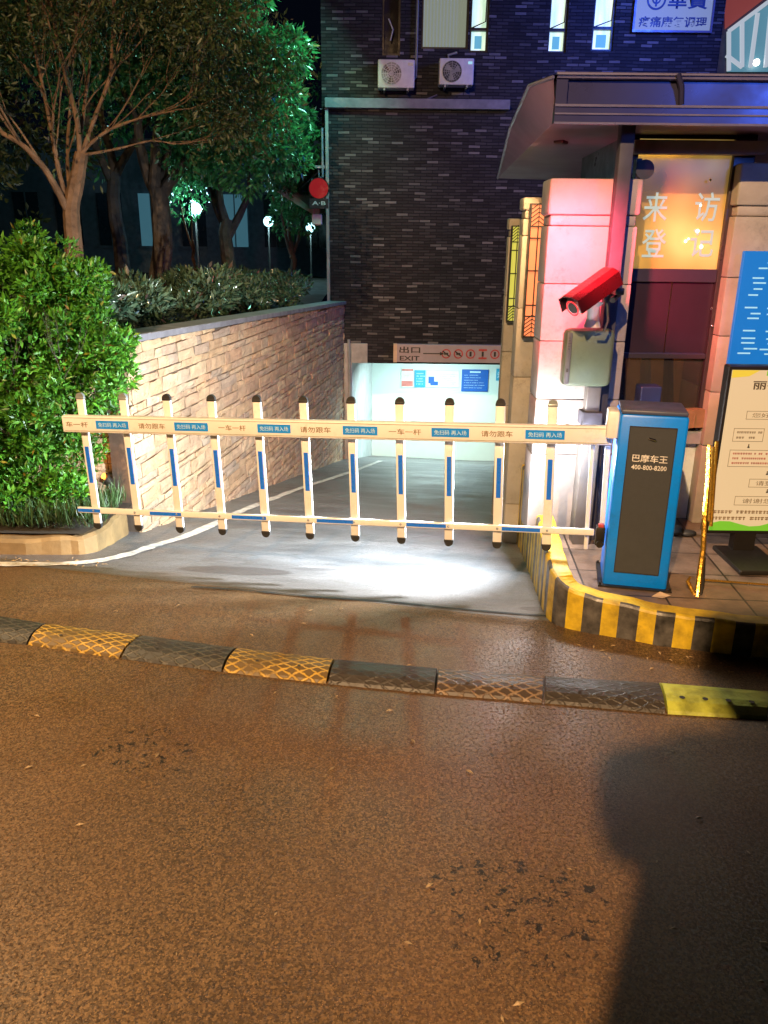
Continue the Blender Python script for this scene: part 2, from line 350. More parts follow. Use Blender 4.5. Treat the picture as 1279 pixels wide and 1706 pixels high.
    def build(s, name, ms, parent=None, smooth=False):
        me = bpy.data.meshes.new(name)
        off = wloc(parent) if parent else Vector((0, 0, 0))
        me.from_pydata([(v[0]-off.x, v[1]-off.y, v[2]-off.z) for v in s.v], [], s.f); me.update()
        for m_ in (ms if isinstance(ms, (list, tuple)) else [ms]): me.materials.append(M[m_] if isinstance(m_, str) else m_)
        me.polygons.foreach_set('material_index', s.mi)
        if smooth:
            me.polygons.foreach_set('use_smooth', [True]*len(s.f))
            try: me.set_sharp_from_angle(angle=R(35))
            except Exception: pass
        o = bpy.data.objects.new(name, me); COL.objects.link(o)
        if parent: o.parent = parent
        return o
def wloc(o):
    p = Vector((0, 0, 0))
    while o: p += o.location; o = o.parent
    return p
def tag(o, label=None, cat=None, group=None, kind=None):
    if label: o['label'] = label
    if cat: o['category'] = cat
    if group: o['group'] = group
    if kind: o['kind'] = kind
    return o
def thing(name, label, cat, loc, group=None):
    o = bpy.data.objects.new(name, None); COL.objects.link(o); o.location = loc; o.empty_display_size = .2
    return tag(o, label, cat, group)
def text(name, body, c, wd, ht, ma, parent, X=(1, 0, 0), Z=(0, 0, 1), bold=.02, off=.004, lift=.0012):
    cu = bpy.data.curves.new(name, 'FONT'); cu.body = body; cu.align_x = 'CENTER'; cu.offset = bold; cu.resolution_u = 2
    o = bpy.data.objects.new(name, cu); COL.objects.link(o)
    dg = bpy.context.evaluated_depsgraph_get(); me = bpy.data.meshes.new_from_object(o.evaluated_get(dg))
    bpy.data.objects.remove(o)
    co = np.zeros(len(me.vertices)*3); me.vertices.foreach_get('co', co); co = co.reshape(-1, 3)
    mn, mxx = co.min(0), co.max(0); sz = np.maximum(mxx-mn, 1e-6); cc = (mn+mxx)/2
    X = Vector(X).normalized(); Z = Vector(Z).normalized(); N = X.cross(Z)
    base = Vector(c)+N*off - (wloc(parent) if parent else Vector())
    sx = wd/sz[0]; sz_ = ht/sz[1]
    out = []
    for p in co:
        q = base+X*((p[0]-cc[0])*sx)+Z*((p[1]-cc[1])*sz_); out += [q.x, q.y, q.z]
    me.vertices.foreach_set('co', out); me.materials.clear(); me.materials.append(M[ma]); me.update()
    ob = bpy.data.objects.new(name, me); COL.objects.link(ob)
    if parent: ob.parent = parent
    return ob
def bevel(o, wd=.005, seg=2):
    b = o.modifiers.new('bevel', 'BEVEL'); b.width = wd; b.segments = seg; b.limit_method = 'ANGLE'; return o

# leaves: n folded blades
def leaves(name, pos, nrm, size, ma, parent, rng, aspect=.45, droop=.3, jitter=.7):
    n = len(pos); pos = np.asarray(pos); nrm = np.asarray(nrm)
    d = nrm + rng.normal(0, jitter, (n, 3)); d[:, 2] -= droop; d /= np.linalg.norm(d, axis=1)[:, None]+1e-9
    a = rng.normal(0, 1, (n, 3)); s_ = np.cross(d, a); s_ /= np.linalg.norm(s_, axis=1)[:, None]+1e-9
    up_ = np.cross(s_, d)
    L = size*rng.uniform(.4, 1.5, n)[:, None]; W = L*aspect
    v = np.zeros((n, 6, 3)); v[:, 0] = pos; v[:, 1] = pos+d*L*.45+s_*W*.5+up_*W*.15; v[:, 2] = pos+d*L; v[:, 3] = pos+d*L*.45-s_*W*.5+up_*W*.15
    v[:, 4] = pos+d*L*.5; v[:, 5] = pos+d*L*.1
    v = v[:, [0, 1, 2, 3, 4]]
    f = np.array([[0, 4, 1, 1], [4, 2, 1, 1], [0, 3, 4, 4], [3, 2, 4, 4]])[:, :3]
    idx = (np.arange(n)[:, None, None]*5+f[None]).reshape(-1)
    me = bpy.data.meshes.new(name); off = np.array(wloc(parent)) if parent else np.zeros(3)
    me.vertices.add(n*5); me.vertices.foreach_set('co', (v.reshape(-1, 3)-off).reshape(-1))
    nf = n*4; me.loops.add(nf*3); me.loops.foreach_set('vertex_index', idx.astype(np.int32))
    me.polygons.add(nf); me.polygons.foreach_set('loop_start', np.arange(nf, dtype=np.int32)*3)
    me.materials.append(M[ma]); me.update(); me.validate()
    o = bpy.data.objects.new(name, me); COL.objects.link(o)
    if parent: o.parent = parent
    return o
def clumps(rng, centers, radii, n, flat=1.):
    centers = np.array(centers); radii = np.array(radii); pr = radii**2/np.sum(radii**2)
    k = rng.choice(len(centers), n, p=pr); d = rng.normal(0, 1, (n, 3)); d /= np.linalg.norm(d, axis=1)[:, None]
    r = radii[k]*rng.uniform(.45, 1.05, n)**.6
    off = d*r[:, None]; off[:, 2] *= flat
    return centers[k]+off, d
def branch(mb, p, d, L, r, depth, rng, tips, spread=.5, upb=.25, nseg=4, kids=(2, 3)):
    pts = [Vector(p)]; rr = [r]; d = Vector(d).normalized()
    for i in range(nseg):
        d = (d+Vector((rng.gauss(0, .12), rng.gauss(0, .12), rng.gauss(0, .08)+upb*.1))).normalized()
        pts.append(pts[-1]+d*(L/nseg)); rr.append(r*(1-.4*(i+1)/nseg))
    mb.tube(pts, rr, 7 if r > .03 else 5)
    if depth == 0: tips.append(pts[-1]); tips.append(pts[-2]); return
    if depth <= 2: tips.append(pts[-1])
    for k in range(rng.randint(*kids)):
        a = Vector((rng.gauss(0, 1), rng.gauss(0, 1), rng.gauss(0, .5)))
        a = (a-d*a.dot(d)).normalized(); nd = (d+a*spread*rng.uniform(.6, 1.4)+Vector((0, 0, upb))).normalized()
        st_ = pts[-1] if k < 2 else pts[-2]
        branch(mb, st_, nd, L*rng.uniform(.62, .88), rr[-1]*rng.uniform(.6, .8), depth-1, rng, tips, spread, upb, nseg, kids)

# ================================================================== GROUND
def ylim(X): return 4.25-.22*max(X, -2.4)
xs = [-60, -30, -12, -6, -4, -2.8]+[-2.8+.2*i for i in range(1, 23)]+[2.2, 3, 6, 15, 60]
ys = [-60, -20, -6, -2, 0, 1, 2, 3, 3.5, 3.8]
mb = MB(); vs = []
for X in xs:
    top = ylim(min(X, 1.5)) if X > -2.75 else 5.3
    for Y in ys+[top]: vs.append((X, Y, 0 if Y < 3.9 else (gz(X, Y) if X > -2.9 and X < 1.6 else 0)))
k = len(ys)+1
mb.add(vs, [(i*k+j, (i+1)*k+j, (i+1)*k+j+1, i*k+j+1) for i in range(len(xs)-1) for j in range(k-1)])
tag(mb.build('road', 'asphalt'), kind='structure')
mb = MB(); vs = []; nx = 34; ny = 90
for i in range(nx+1):
    X = -2.8+6.6*i/nx; y0 = ylim(min(X, 1.5))
    for j in range(ny+1):
        Y = y0+(17-y0)*(j/ny)**1.3; vs.append((X, Y, gz(X, Y)))
mb.add(vs, [(i*(ny+1)+j, (i+1)*(ny+1)+j, (i+1)*(ny+1)+j+1, i*(ny+1)+j+1) for i in range(nx) for j in range(ny)])
tag(mb.build('ramp', 'ramp', smooth=True), kind='structure')
# wide floor inside the garage
mb = MB(); mb.quad((1.8, 13.9, gz(1.8, 13.9)), (6, 13.9, gz(1.8, 13.9)), (6, 17, gz(1.8, 17)), (1.8, 17, gz(1.8, 17)))
tag(mb.build('garage_floor', 'ramp'), kind='structure')
# seam between road and ramp
def strip(name, pts, wd, ma, lift=.005, jit=0.):
    mb = MB(); vs = []; rr = random.Random(3)
    for i, p in enumerate(pts):
        d = (pts[min(i+1, len(pts)-1)]-pts[max(i-1, 0)]); n = Vector((-d.y, d.x, 0)).normalized()
        w_ = (wd if isinstance(wd, (int, float)) else wd[i])*(1+rr.uniform(-jit, jit))
        for s_ in (-1, 1):
            q = p+n*w_/2*s_; vs.append((q.x, q.y, gz(q.x, q.y)+lift))
    mb.add(vs, [(2*i, 2*i+1, 2*i+3, 2*i+2) for i in range(len(pts)-1)])
    return tag(mb.build(name, ma), kind='structure')
def densify(pts, n):
    out = []
    for a, b_ in zip(pts[:-1], pts[1:]):
        for k in range(n): out.append(a.lerp(b_, k/n))
    out.append(pts[-1]); return out
def smoothpts(pts, n=8):
    out = []
    for i in range(len(pts)-1):
        p0 = pts[max(i-1, 0)]; p1 = pts[i]; p2 = pts[i+1]; p3 = pts[min(i+2, len(pts)-1)]
        for k in range(n):
            t_ = k/n
            out.append(.5*((2*p1)+(p2-p0)*t_+(2*p0-5*p1+4*p2-p3)*t_*t_+(3*p1-p0-3*p2+p3)*t_**3))
    out.append(pts[-1]); return out
seam = [hit(*q) for q in ((318, 979), (400, 984), (520, 996), (640, 1004), (700, 1010), (760, 1016), (840, 1022), (915, 1028))]
strip('road_seam', smoothpts(seam, 5), .018, 'black_rubber', .006, .5)
line = [hit(*q) for q in ((-900, 936), (-400, 939), (-60, 940), (0, 941), (90, 941), (160, 936), (215, 924), (260, 909), (310, 894), (360, 872), (400, 853), (450, 833), (500, 814), (550, 798), (600, 781), (634, 768))]
strip('road_line', smoothpts(line, 6), .085, 'line_paint', .006, .22)
# dark patches on the asphalt (old tar stains)
def stain(name, cx, cy, rx, ry, seed, n=26, ma='black_rubber'):
    rr = random.Random(seed); mb = MB(); c = hit(cx, cy)
    for k in range(n):
        px = rr.gauss(0, .45)*rx; py = rr.gauss(0, .45)*ry; q = hit(cx+px, cy+py)
        s_ = rr.uniform(.004, .02); m_ = rr.randint(6, 9); a0 = rr.uniform(0, 6)
        ring = []
        el = rr.uniform(1, 2.4)
        for j in range(m_):
            a = a0+2*math.pi*j/m_; r_ = s_*rr.uniform(.5, 1.3)
            ring.append((q.x+math.cos(a)*r_*el, q.y+math.sin(a)*r_, gz(q.x, q.y)+.004+k*.00003))
        mb.add(ring, [tuple(range(m_))])
    return tag(mb.build(name, ma), kind='structure')
M['damp'] = mat('damp_concrete', (.055, .05, .052), .25, var=.7, scale=5)
def blob(name, pts, ma, lift):
    q = [hit(*p) for p in pts]; q = smoothpts(q+[q[0]], 5)[:-1]; c = sum(q, Vector())/len(q)
    mb = MB(); n = len(q); vs = [(c.x, c.y, gz(c.x, c.y)+lift)]
    for f_ in (.5, 1):
        for p in q:
            p_ = c.lerp(p, f_); vs.append((p_.x, p_.y, gz(p_.x, p_.y)+lift))
    fs = [(0, 1+k, 1+(k+1) % n) for k in range(n)]+[(1+k, 1+n+k, 1+n+(k+1) % n, 1+(k+1) % n) for k in range(n)]
    mb.add(vs, fs); return tag(mb.build(name, ma), kind='structure')

# garden terrain
WN = Vector((-1.96, 6.0, 0)); WF = Vector((-.74, 14.0, 0)); WE = (WF-WN).normalized(); WNRM = Vector((WE.y, -WE.x, 0))
def cop_z(s_): return 1.25 - .30*s_/(WF-WN).length
mb = MB(); vs = []; ny = 30
for j in range(ny+1):
    Y = 6.0+54*(j/ny)**1.8; xr = WN.x+(min(Y, 14)-6)*(WF.x-WN.x)/8-.12
    if Y > 14.3: xr = -1.2
    for X in (-60, -25, -12, -7, -4.5, -3, xr):
        X = min(X, xr); vs.append((X, Y, 1.02+.06*math.sin(X*2+Y)+(.0 if X > -12 else .3)-(.12 if X == xr else 0)))
mb.add(vs, [(j*7+i, j*7+i+1, (j+1)*7+i+1, (j+1)*7+i) for j in range(ny) for i in range(6)])
tag(mb.build('garden_ground', 'soil'), kind='structure')
mb = MB(); mb.quad((-60, 5.0, .1), (-2.06, 5.12, .07), (-1.98, 6.02, .0), (-60, 6.02, .2)); tag(mb.build('planting_bed', 'soil'), kind='structure')
mb = MB(); mb.quad((1.6, 13.9, .18), (60, 13.9, .18), (60, 60, .18), (1.6, 60, .18)); 
mb.v = []; mb.f = []; mb.mi = []
mb.quad((4.9, 13.9, .16), (60, 13.9, .16), (60, 60, .16), (4.9, 60, .16)); tag(mb.build('far_pavement', 'paving'), kind='structure')

# left kerb
mb = MB(); kp = [Vector((-60, 4.96, 0)), Vector((-8, 4.96, 0)), Vector((-4, 4.98, 0)), Vector((-2.6, 5.02, 0)), Vector((-2.2, 5.07, 0)), Vector((-2.03, 5.16, -.01)), Vector((-2.0, 5.5, -.04)), Vector((-2.02, 5.95, -.06))]
kp = smoothpts(kp, 4)
sec = [(0, -.35), (.005, .055), (.03, .075), (.13, .07), (.13, -.2)]
vs = []
for i, p in enumerate(kp):
    d = (kp[min(i+1, len(kp)-1)]-kp[max(i-1, 0)]).normalized(); n = Vector((-d.y, d.x, 0))
    for a, z in sec: q = p+n*(a+.006*math.sin(i*2.3)); vs.append((q.x, q.y, z+p.z-.02+.006*math.sin(i*1.3)))
k = len(sec); mb.add(vs, [(i*k+j, (i+1)*k+j, (i+1)*k+j+1, i*k+j+1) for i in range(len(kp)-1) for j in range(k-1)])
tag(mb.build('garden_kerb', 'kerb_stone'), kind='structure')

# ================================================================== island kerb and pavement
op = [(1.75, 10.2, .24), (1.22, 7.9, .27), (1.16, 7.0, .27), (1.12, 6.2, .27), (1.05, 5.4, .28), (.985, 4.75, .29), (.94, 4.3, .29), (.935, 4.08, .27), (.985, 3.97, .235), (1.10, 3.90, .21), (1.25, 3.835, .20), (1.45, 3.745, .19), (1.74, 3.67, .185), (1.97, 3.625, .18), (2.6, 3.58, .18), (4, 3.52, .18), (60, 3.5, .18)]
kpath = smoothpts([Vector(p) for p in op[:-1]], 12); kpath.append(Vector(op[-1]))
# resample by stripe
S = .0945; res = [kpath[0]]; acc = 0; marks = [0]
outp = []; dist = 0; sub = []
for a, b_ in zip(kpath[:-1], kpath[1:]):
    L = Vector((b_.x-a.x, b_.y-a.y, 0)).length
    if L > 5: break
    n = max(1, int(L/.008))
    for q in range(n): sub.append((dist+L*q/n, a.lerp(b_, q/n)))
    dist += L
pts = []; nxt = 0; stepi = 0
for dd, p in sub:
    if dd >= nxt: pts.append(p); nxt += S/3
pts.append(Vector((60, 3.5, .18)))
mb = MB(); vs = []
sec = [(0, -1, 0), (0, 0, -.018), (.006, 0, -.006), (.018, 0, 0), (.105, 0, 0), (.11, 0, -.005), (.11, 0, -.12)]
for i, p in enumerate(pts):
    d = (pts[min(i+1, len(pts)-1)]-pts[max(i-1, 0)]); d.z = 0; d.normalize(); n = Vector((-d.y, d.x, 0))
    wob = .0015*math.sin(i*1.7)+.002*math.sin(i*.63)
    for a, mode, dz in sec:
        q = p+n*(a+wob); z = -2.6 if mode == -1 else p.z+dz+.0015*math.sin(i*.9)
        vs.append((q.x, q.y, z))
k = len(sec); fs = []; mi = []
for i in range(len(pts)-1):
    for j in range(k-1):
        fs.append((i*k+j, (i+1)*k+j, (i+1)*k+j+1, i*k+j+1)); mi.append(1 if ((i//3) % 2 == 0 and j < 3 and i < len(pts)-2) else 0)
mb.add(vs, fs); mb.mi = mi
tag(mb.build('island_kerb', ['kerb_yellow', 'kerb_black']), kind='structure')
mb = MB(); poly = []
for i, p in enumerate(pts[:-1:3]):
    ii = i*3; d = (pts[min(ii+1, len(pts)-1)]-pts[max(ii-1, 0)]); d.z = 0; d.normalize(); n = Vector((-d.y, d.x, 0)); q = p+n*.1
    poly.append((q.x, q.y, .17))
poly += [(60, 3.6, .17), (60, 14, .17), (2.75, 14, .17)]
mb.add(poly, [tuple(range(len(poly)))]); 
# the ramp side of the far pavement drops to the ramp
mb.quad((2.75, 14, .17), (1.84, 10.2, .17), (1.84, 10.2, -2.6), (2.75, 14, -2.6))
# paving joints
M['paving_slab'] = M['paving']
m, t, b = nodes('paving_tiles')
v = mapping(t, rot=(0, 0, R(4)))
br = t.nodes.new('ShaderNodeTexBrick'); t.links.new(v, br.inputs['Vector']); br.offset = 0
br.inputs['Color1'].default_value = (.13, .085, .06, 1); br.inputs['Color2'].default_value = (.21, .15, .115, 1); br.inputs['Mortar'].default_value = (.025, .018, .014, 1)
br.inputs['Scale'].default_value = 1; br.inputs['Mortar Size'].default_value = .006; br.inputs['Brick Width'].default_value = .42; br.inputs['Row Height'].default_value = .34
c = mixc(t, 1., br.outputs[0], ramp(t, noise(t, 6, 7), [(.3, .55), (.7, 1.25)]), 'MULTIPLY'); t.links.new(c, b.inputs['Base Color']); b.inputs['Roughness'].default_value = .4
bump(t, b, noise(t, 30, 6), .4, .01)
tag(mb.build('pavement', m), kind='structure')
# litter on the pavement
mb = MB(); q = G(1098, 993, .17); mb.add([(q.x-.05, q.y-.02, .176), (q.x, q.y-.05, .18), (q.x+.06, q.y-.01, .178), (q.x+.01, q.y+.025, .186)], [(0, 1, 2, 3)])
tag(mb.build('paper_scrap', 'sign_edge'), 'crumpled pale paper scrap on the island paving below the blue barrier cabinet', 'litter')

# ================================================================== speed bump segments
tops = [(-160, 1010), (-10, 1027), (85, 1043), (245, 1062), (400, 1083), (560, 1102), (730, 1117), (905, 1130), (1095, 1140), (1279, 1155), (1470, 1167)]
bots = [(-210, 1052), (-50, 1066), (45, 1075), (200, 1098), (370, 1120), (545, 1140), (725, 1157), (905, 1172), (1110, 1190), (1279, 1200), (1470, 1214)]
def hump_mat(name, line_c, dark, amt, holes=False, sc=26):
    m, t, b = nodes(name)
    sep = t.nodes.new('ShaderNodeSeparateXYZ'); t.links.new(mapping(t), sep.inputs[0])
    def mth(op, a, bb=None):
        n = t.nodes.new('ShaderNodeMath'); n.operation = op
        for i, v_ in enumerate((a, bb)):
            if v_ is None: continue
            if isinstance(v_, (int, float)): n.inputs[i].default_value = v_
            else: t.links.new(v_, n.inputs[i])
        return n.outputs[0]
    xa = mth('MULTIPLY', sep.outputs[0], 74.); ya = mth('MULTIPLY', mth('ADD', sep.outputs[1], mth('MULTIPLY', sep.outputs[0], .2)), 150.)
    xa = mth('ADD', xa, mth('MULTIPLY', noise(t, 14, 3), 3.)); ya = mth('ADD', ya, mth('MULTIPLY', noise(t, 23, 3), 4.))
    s1 = mth('ABSOLUTE', mth('SINE', mth('MULTIPLY', mth('ADD', xa, ya), .5))); s2 = mth('ABSOLUTE', mth('SINE', mth('MULTIPLY', mth('SUBTRACT', xa, ya), .5)))
    mn = mth('MINIMUM', s1, s2)
    wear = noise(t, 9, 6)
    f = ramp(t, mn, [(.22, 1.), (.50, 0.)])
    f = mixc(t, 1., f, ramp(t, wear, [(.36, .05), (.56, 1.)]), 'MULTIPLY')
    if amt < 1: f = mixc(t, 1., f, (amt, amt, amt), 'MULTIPLY')
    c = mixc(t, f, dark, line_c)
    if holes: c = mixc(t, ramp(t, wear, [(.35, .0), (.6, 1.)]), tuple(x*.45 for x in line_c), line_c)
    t.links.new(c, b.inputs['Base Color']); b.inputs['Roughness'].default_value = .5
    bump(t, b, f, .6, .01) if not holes else bump(t, b, noise(t, 40, 5), .5, .01)
    return m
M['h_dark'] = hump_mat('bump_rubber', (.085, .075, .055), (.022, .02, .018), .7)
M['h_yel'] = hump_mat('bump_yellow', (.44, .27, .04), (.10, .06, .015), 1)
M['h_worn'] = hump_mat('bump_worn', (.24, .16, .095), (.045, .03, .022), .8)
M['h_black'] = hump_mat('bump_black', (.05, .042, .035), (.028, .022, .018), .5)
M['h_solid'] = hump_mat('bump_solid_yellow', (.42, .46, .06), (.05, .05, .01), 1, True)
segs = [('h_yel', 'yellow netted speed bump segment at the far left end of the row'), ('h_dark', 'dark rubber speed bump segment cut by the left edge of the photo'), ('h_yel', 'yellow netted speed bump segment, the left one of the two bright yellow ones'),
        ('h_dark', 'dark grey netted speed bump segment between the two bright yellow ones'), ('h_yel', 'bright yellow netted speed bump segment, right of the two netted yellow ones'), ('h_black', 'smooth black speed bump segment right of the bright yellow one'),
        ('h_worn', 'worn brown netted speed bump segment next to the smooth black one'), ('h_black', 'nearly black netted speed bump segment left of the green-yellow one'),
        ('h_solid', 'solid green-yellow speed bump segment with dark bolt holes at the right edge'), ('h_dark', 'dark rubber speed bump segment after the green-yellow one')]
for i, (ma, lab) in enumerate(segs):
    A, B = G(*tops[i]), G(*tops[i+1]); C, D = G(*bots[i]), G(*bots[i+1])
    g = .006; e = (B-A).normalized()
    A, C, B, D = A+e*g, C+e*g, B-e*g, D-e*g
    prof = [(0, .0), (.04, .014), (.2, .036), (.36, .044), (.64, .044), (.8, .036), (.96, .014), (1, 0)]
    mb = MB(); vs = []; NS = 6
    for j in range(NS+1):
        a = A.lerp(B, j/NS); c_ = C.lerp(D, j/NS)
        for f_, z in prof: q = c_.lerp(a, f_); vs.append((q.x, q.y, z+.001))
    n = len(prof); mb.add(vs, [(j*n+k_, (j+1)*n+k_, (j+1)*n+k_+1, j*n+k_+1) for j in range(NS) for k_ in range(n-1)]+[tuple(range(n)), tuple(reversed(range(NS*n, NS*n+n)))])
    mid = (A+B+C+D)/4
    t_ = thing('speed_bump', lab, 'speed bump', mid, 'speed bump segments across the road')
    body = mb.build('rubber_body', ma, t_)
    hb = 4 if ma == 'h_solid' else 2
    for h in range(hb):
        f_ = (h+.7)/(hb+.4); q = C.lerp(D, f_).lerp(A.lerp(B, f_), .3+.0*(h % 2))
        m2 = MB(); m2.disc((q.x, q.y, .0465), .013 if ma == 'h_solid' else .008, (1, 0, 0), (0, 1, 0), 12); m2.build('bolt_hole', 'black_rubber', t_)

# ================================================================== stone retaining wall
def stone_wall(mb, O, E, N, L, zlo, ztop, rr, mi=0):
    z = zlo
    while z < 1.5:
        h = rr.choice((rr.uniform(.05, .08), rr.uniform(.08, .135))); s_ = -rr.uniform(0, .3)
        while s_ < L:
            l = rr.uniform(.12, .46); a, b_ = max(0, s_), min(L, s_+l)
            if b_-a > .03:
                zt = min(z+h-.007, ztop(a)-.001, ztop(b_)-.001)
                if zt-z > .02:
                    dep = rr.uniform(.0, .014); vs = []; nx_, nz_ = max(2, int(l/.07)), 2
                    tilt = rr.uniform(-.008, .008)
                    ja = [rr.uniform(-.008, .008) for _ in range(4)]
                    for jz in range(nz_+1):
                        for jx in range(nx_+1):
                            u, v_ = jx/nx_, jz/nz_
                            edge = (jx in (0, nx_)) or (jz in (0, nz_))
                            d_ = dep+(-.008 if edge else 0)+rr.uniform(-.004, .004)+tilt*(v_-.5)
                            ss = a+.0035+(b_-a-.007)*u+ja[0]*(v_-.5)
                            zz = z+(zt-z)*v_+(ja[1+(jx > nx_/2)]*.9 if v_ > .9 else 0)+rr.uniform(-.004, .004)*(v_ > .1)
                            q = O+E*ss+N*(.018+d_); vs.append((q.x, q.y, zz))
                    fs = [(jz*(nx_+1)+jx, jz*(nx_+1)+jx+1, (jz+1)*(nx_+1)+jx+1, (jz+1)*(nx_+1)+jx) for jz in range(nz_) for jx in range(nx_)]
                    base = len(vs); ring = [0, nx_, (nz_+1)*(nx_+1)-1, nz_*(nx_+1)]
                    for r_ in ring: q = Vector(vs[r_])-N*.05; vs.append(tuple(q))
                    for k_ in range(4): fs.append((ring[k_], ring[(k_+1) % 4], base+(k_+1) % 4, base+k_))
                    mb.add(vs, fs, mi)
            s_ += l
        z += h
LW = (WF-WN).length
t_ = thing('retaining_wall', 'tall wall of irregular tan stacked stone with grey coping beside the ramp', 'wall', WN)
mb = MB(); stone_wall(mb, WN, WE, WNRM, LW, -2.2, cop_z, random.Random(4)); mb.build('stone_facing', 'stone', t_)
mb = MB(); a, b_ = WN+WE*0, WF
mb.prism([(a.x, a.y, -2.3), (b_.x, b_.y, -2.3), (b_.x, b_.y, cop_z(LW)-.001), (a.x, a.y, cop_z(0)-.001)], -WNRM*.18)
mb.build('mortar_core', 'mortar', t_)
mb = MB(); q = [WN-WE*.04+WNRM*.06, WF+WNRM*.06, WF-WNRM*.24, WN-WE*.04-WNRM*.24]
zz = [cop_z(0), cop_z(LW), cop_z(LW), cop_z(0)]
mb.prism([(p.x, p.y, z+.002) for p, z in zip(q, zz)], (0, 0, .055)); bevel(mb.build('coping', 'coping', t_), .008)
# return wall behind the shrub
t_ = thing('retaining_wall', 'short stacked stone wall in shade behind the big shrub, left of the ramp wall corner', 'wall', (-3, 6.1, .1))
RO_ = Vector((-5.5, 6.08, 0)); mb = MB(); stone_wall(mb, RO_, Vector((1, 0, 0)), Vector((0, -1, 0)), 3.46, 0, lambda s_: 1.2, random.Random(9)); mb.build('stone_facing', 'stone', t_)
mb = MB(); mb.bx(-5.5, -2.06, 6.085, 6.3, -.2, 1.195); mb.build('mortar_core', 'mortar', t_)
mb = MB(); mb.bx(-5.5, -2.12, 6.0, 6.34, 1.2, 1.25); mb.build('coping', 'coping', t_)

# ================================================================== slate building over the ramp
BY = 14.0
xl = P(548, 300, BY).x; xlu = P(533, 100, BY).x; xr = P(1212, 60, BY).x
zl = P(700, 181, BY).z; zb = P(700, 606, BY).z
t_ = thing('building', 'dark slate brick building with an upstairs row of lit windows above the ramp', 'building', (1.5, BY, 0))
holes = []  # upper windows in pixels
wins = [('w_dark', 636, 666, -60, 92), ('w_blind', 701, 779, -60, 81), ('w_lit', 781, 812, -60, 87), ('w_lit', 911, 942, -60, 88), ('w_lit', 984, 1020, -60, 85), ('w_none', 1058, 1058, 0, 0)]
def facade(mb, x0, x1, z0, z1, hs, y):
    xs_ = sorted({x0, x1, *[h[0] for h in hs], *[h[1] for h in hs]}); zs_ = sorted({z0, z1, *[h[2] for h in hs], *[h[3] for h in hs]})
    for a, b_ in zip(xs_[:-1], xs_[1:]):
        for c_, d in zip(zs_[:-1], zs_[1:]):
            mx_, mz = (a+b_)/2, (c_+d)/2
            if any(h[0] < mx_ < h[1] and h[2] < mz < h[3] for h in hs): continue
            mb.quad((a, y, c_), (b_, y, c_), (b_, y, d), (a, y, d))
UY = BY+.25
H_ = []
for k_, a, b_, c_, d in wins[:-1]:
    p0, p1 = P(a, d, UY), P(b_, d, UY); H_.append((p0.x, p1.x, p0.z, 6.1, k_))
mb = MB(); ZT = 8.5; facade(mb, xlu, xr, zl-.3, ZT, [h[:4] for h in H_], UY)
mb.quad((xlu, UY, ZT), (xlu, UY, zl-.3), (xlu, 24, zl-.3), (xlu, 24, ZT)); mb.quad((xr, UY, zl-.3), (xr, UY, ZT), (xr, 24, ZT), (xr, 24, zl-.3)); mb.quad((xlu, UY, ZT), (xr, UY, ZT), (xr, 24, ZT), (xlu, 24, ZT))
for h in H_:   # reveals
    x0, x1, z0, z1 = h[:4]
    mb.quad((x0, UY, z0), (x0, UY+.16, z0), (x0, UY+.16, z1), (x0, UY, z1)); mb.quad((x1, UY+.16, z0), (x1, UY, z0), (x1, UY, z1), (x1, UY+.16, z1)); mb.quad((x0, UY, z0), (x1, UY, z0), (x1, UY+.16, z0), (x0, UY+.16, z0))
mb.build('upper_wall', 'slate', t_)
mb = MB(); x1w = 4.9
mb.quad((xl, BY, zb), (x1w, BY, zb), (x1w, BY, zl), (xl, BY, zl))
mb.quad((xl, BY, -.0), (WF.x+.0, BY, -.0), (WF.x, BY, .9), (xl, BY, .9)) if False else None
mb.quad((xl, 24, zb), (xl, BY, zb), (xl, BY, zl), (xl, 24, zl)); mb.quad((x1w, BY, zb), (x1w, 24, zb), (x1w, 24, zl), (x1w, BY, zl))
mb.quad((xl, BY, zb), (xl, 17, zb), (x1w, 17, zb), (x1w, BY, zb))
mb.build('lower_wall', 'slate', t_)
mb = MB(); mb.bx(xl-.05, P(848, 181, BY).x, BY-.09, BY+.3, zl-.01, zl+.13); bevel(mb.build('ledge', 'coping', t_))
mb = MB(); mb.bx(xl-.05, xl-.002, BY-.05, BY+.25, .9, zl-.012); mb.build('corner_trim', 'concrete', t_)
mb = MB(); mb.tube([(xl-.1, BY-.05, zl-.3), (xl-.1, BY-.05, 2.95), (xl-.28, BY-.05, 2.9)], .018, 6); mb.build('pipe', 'silver_shell', t_)
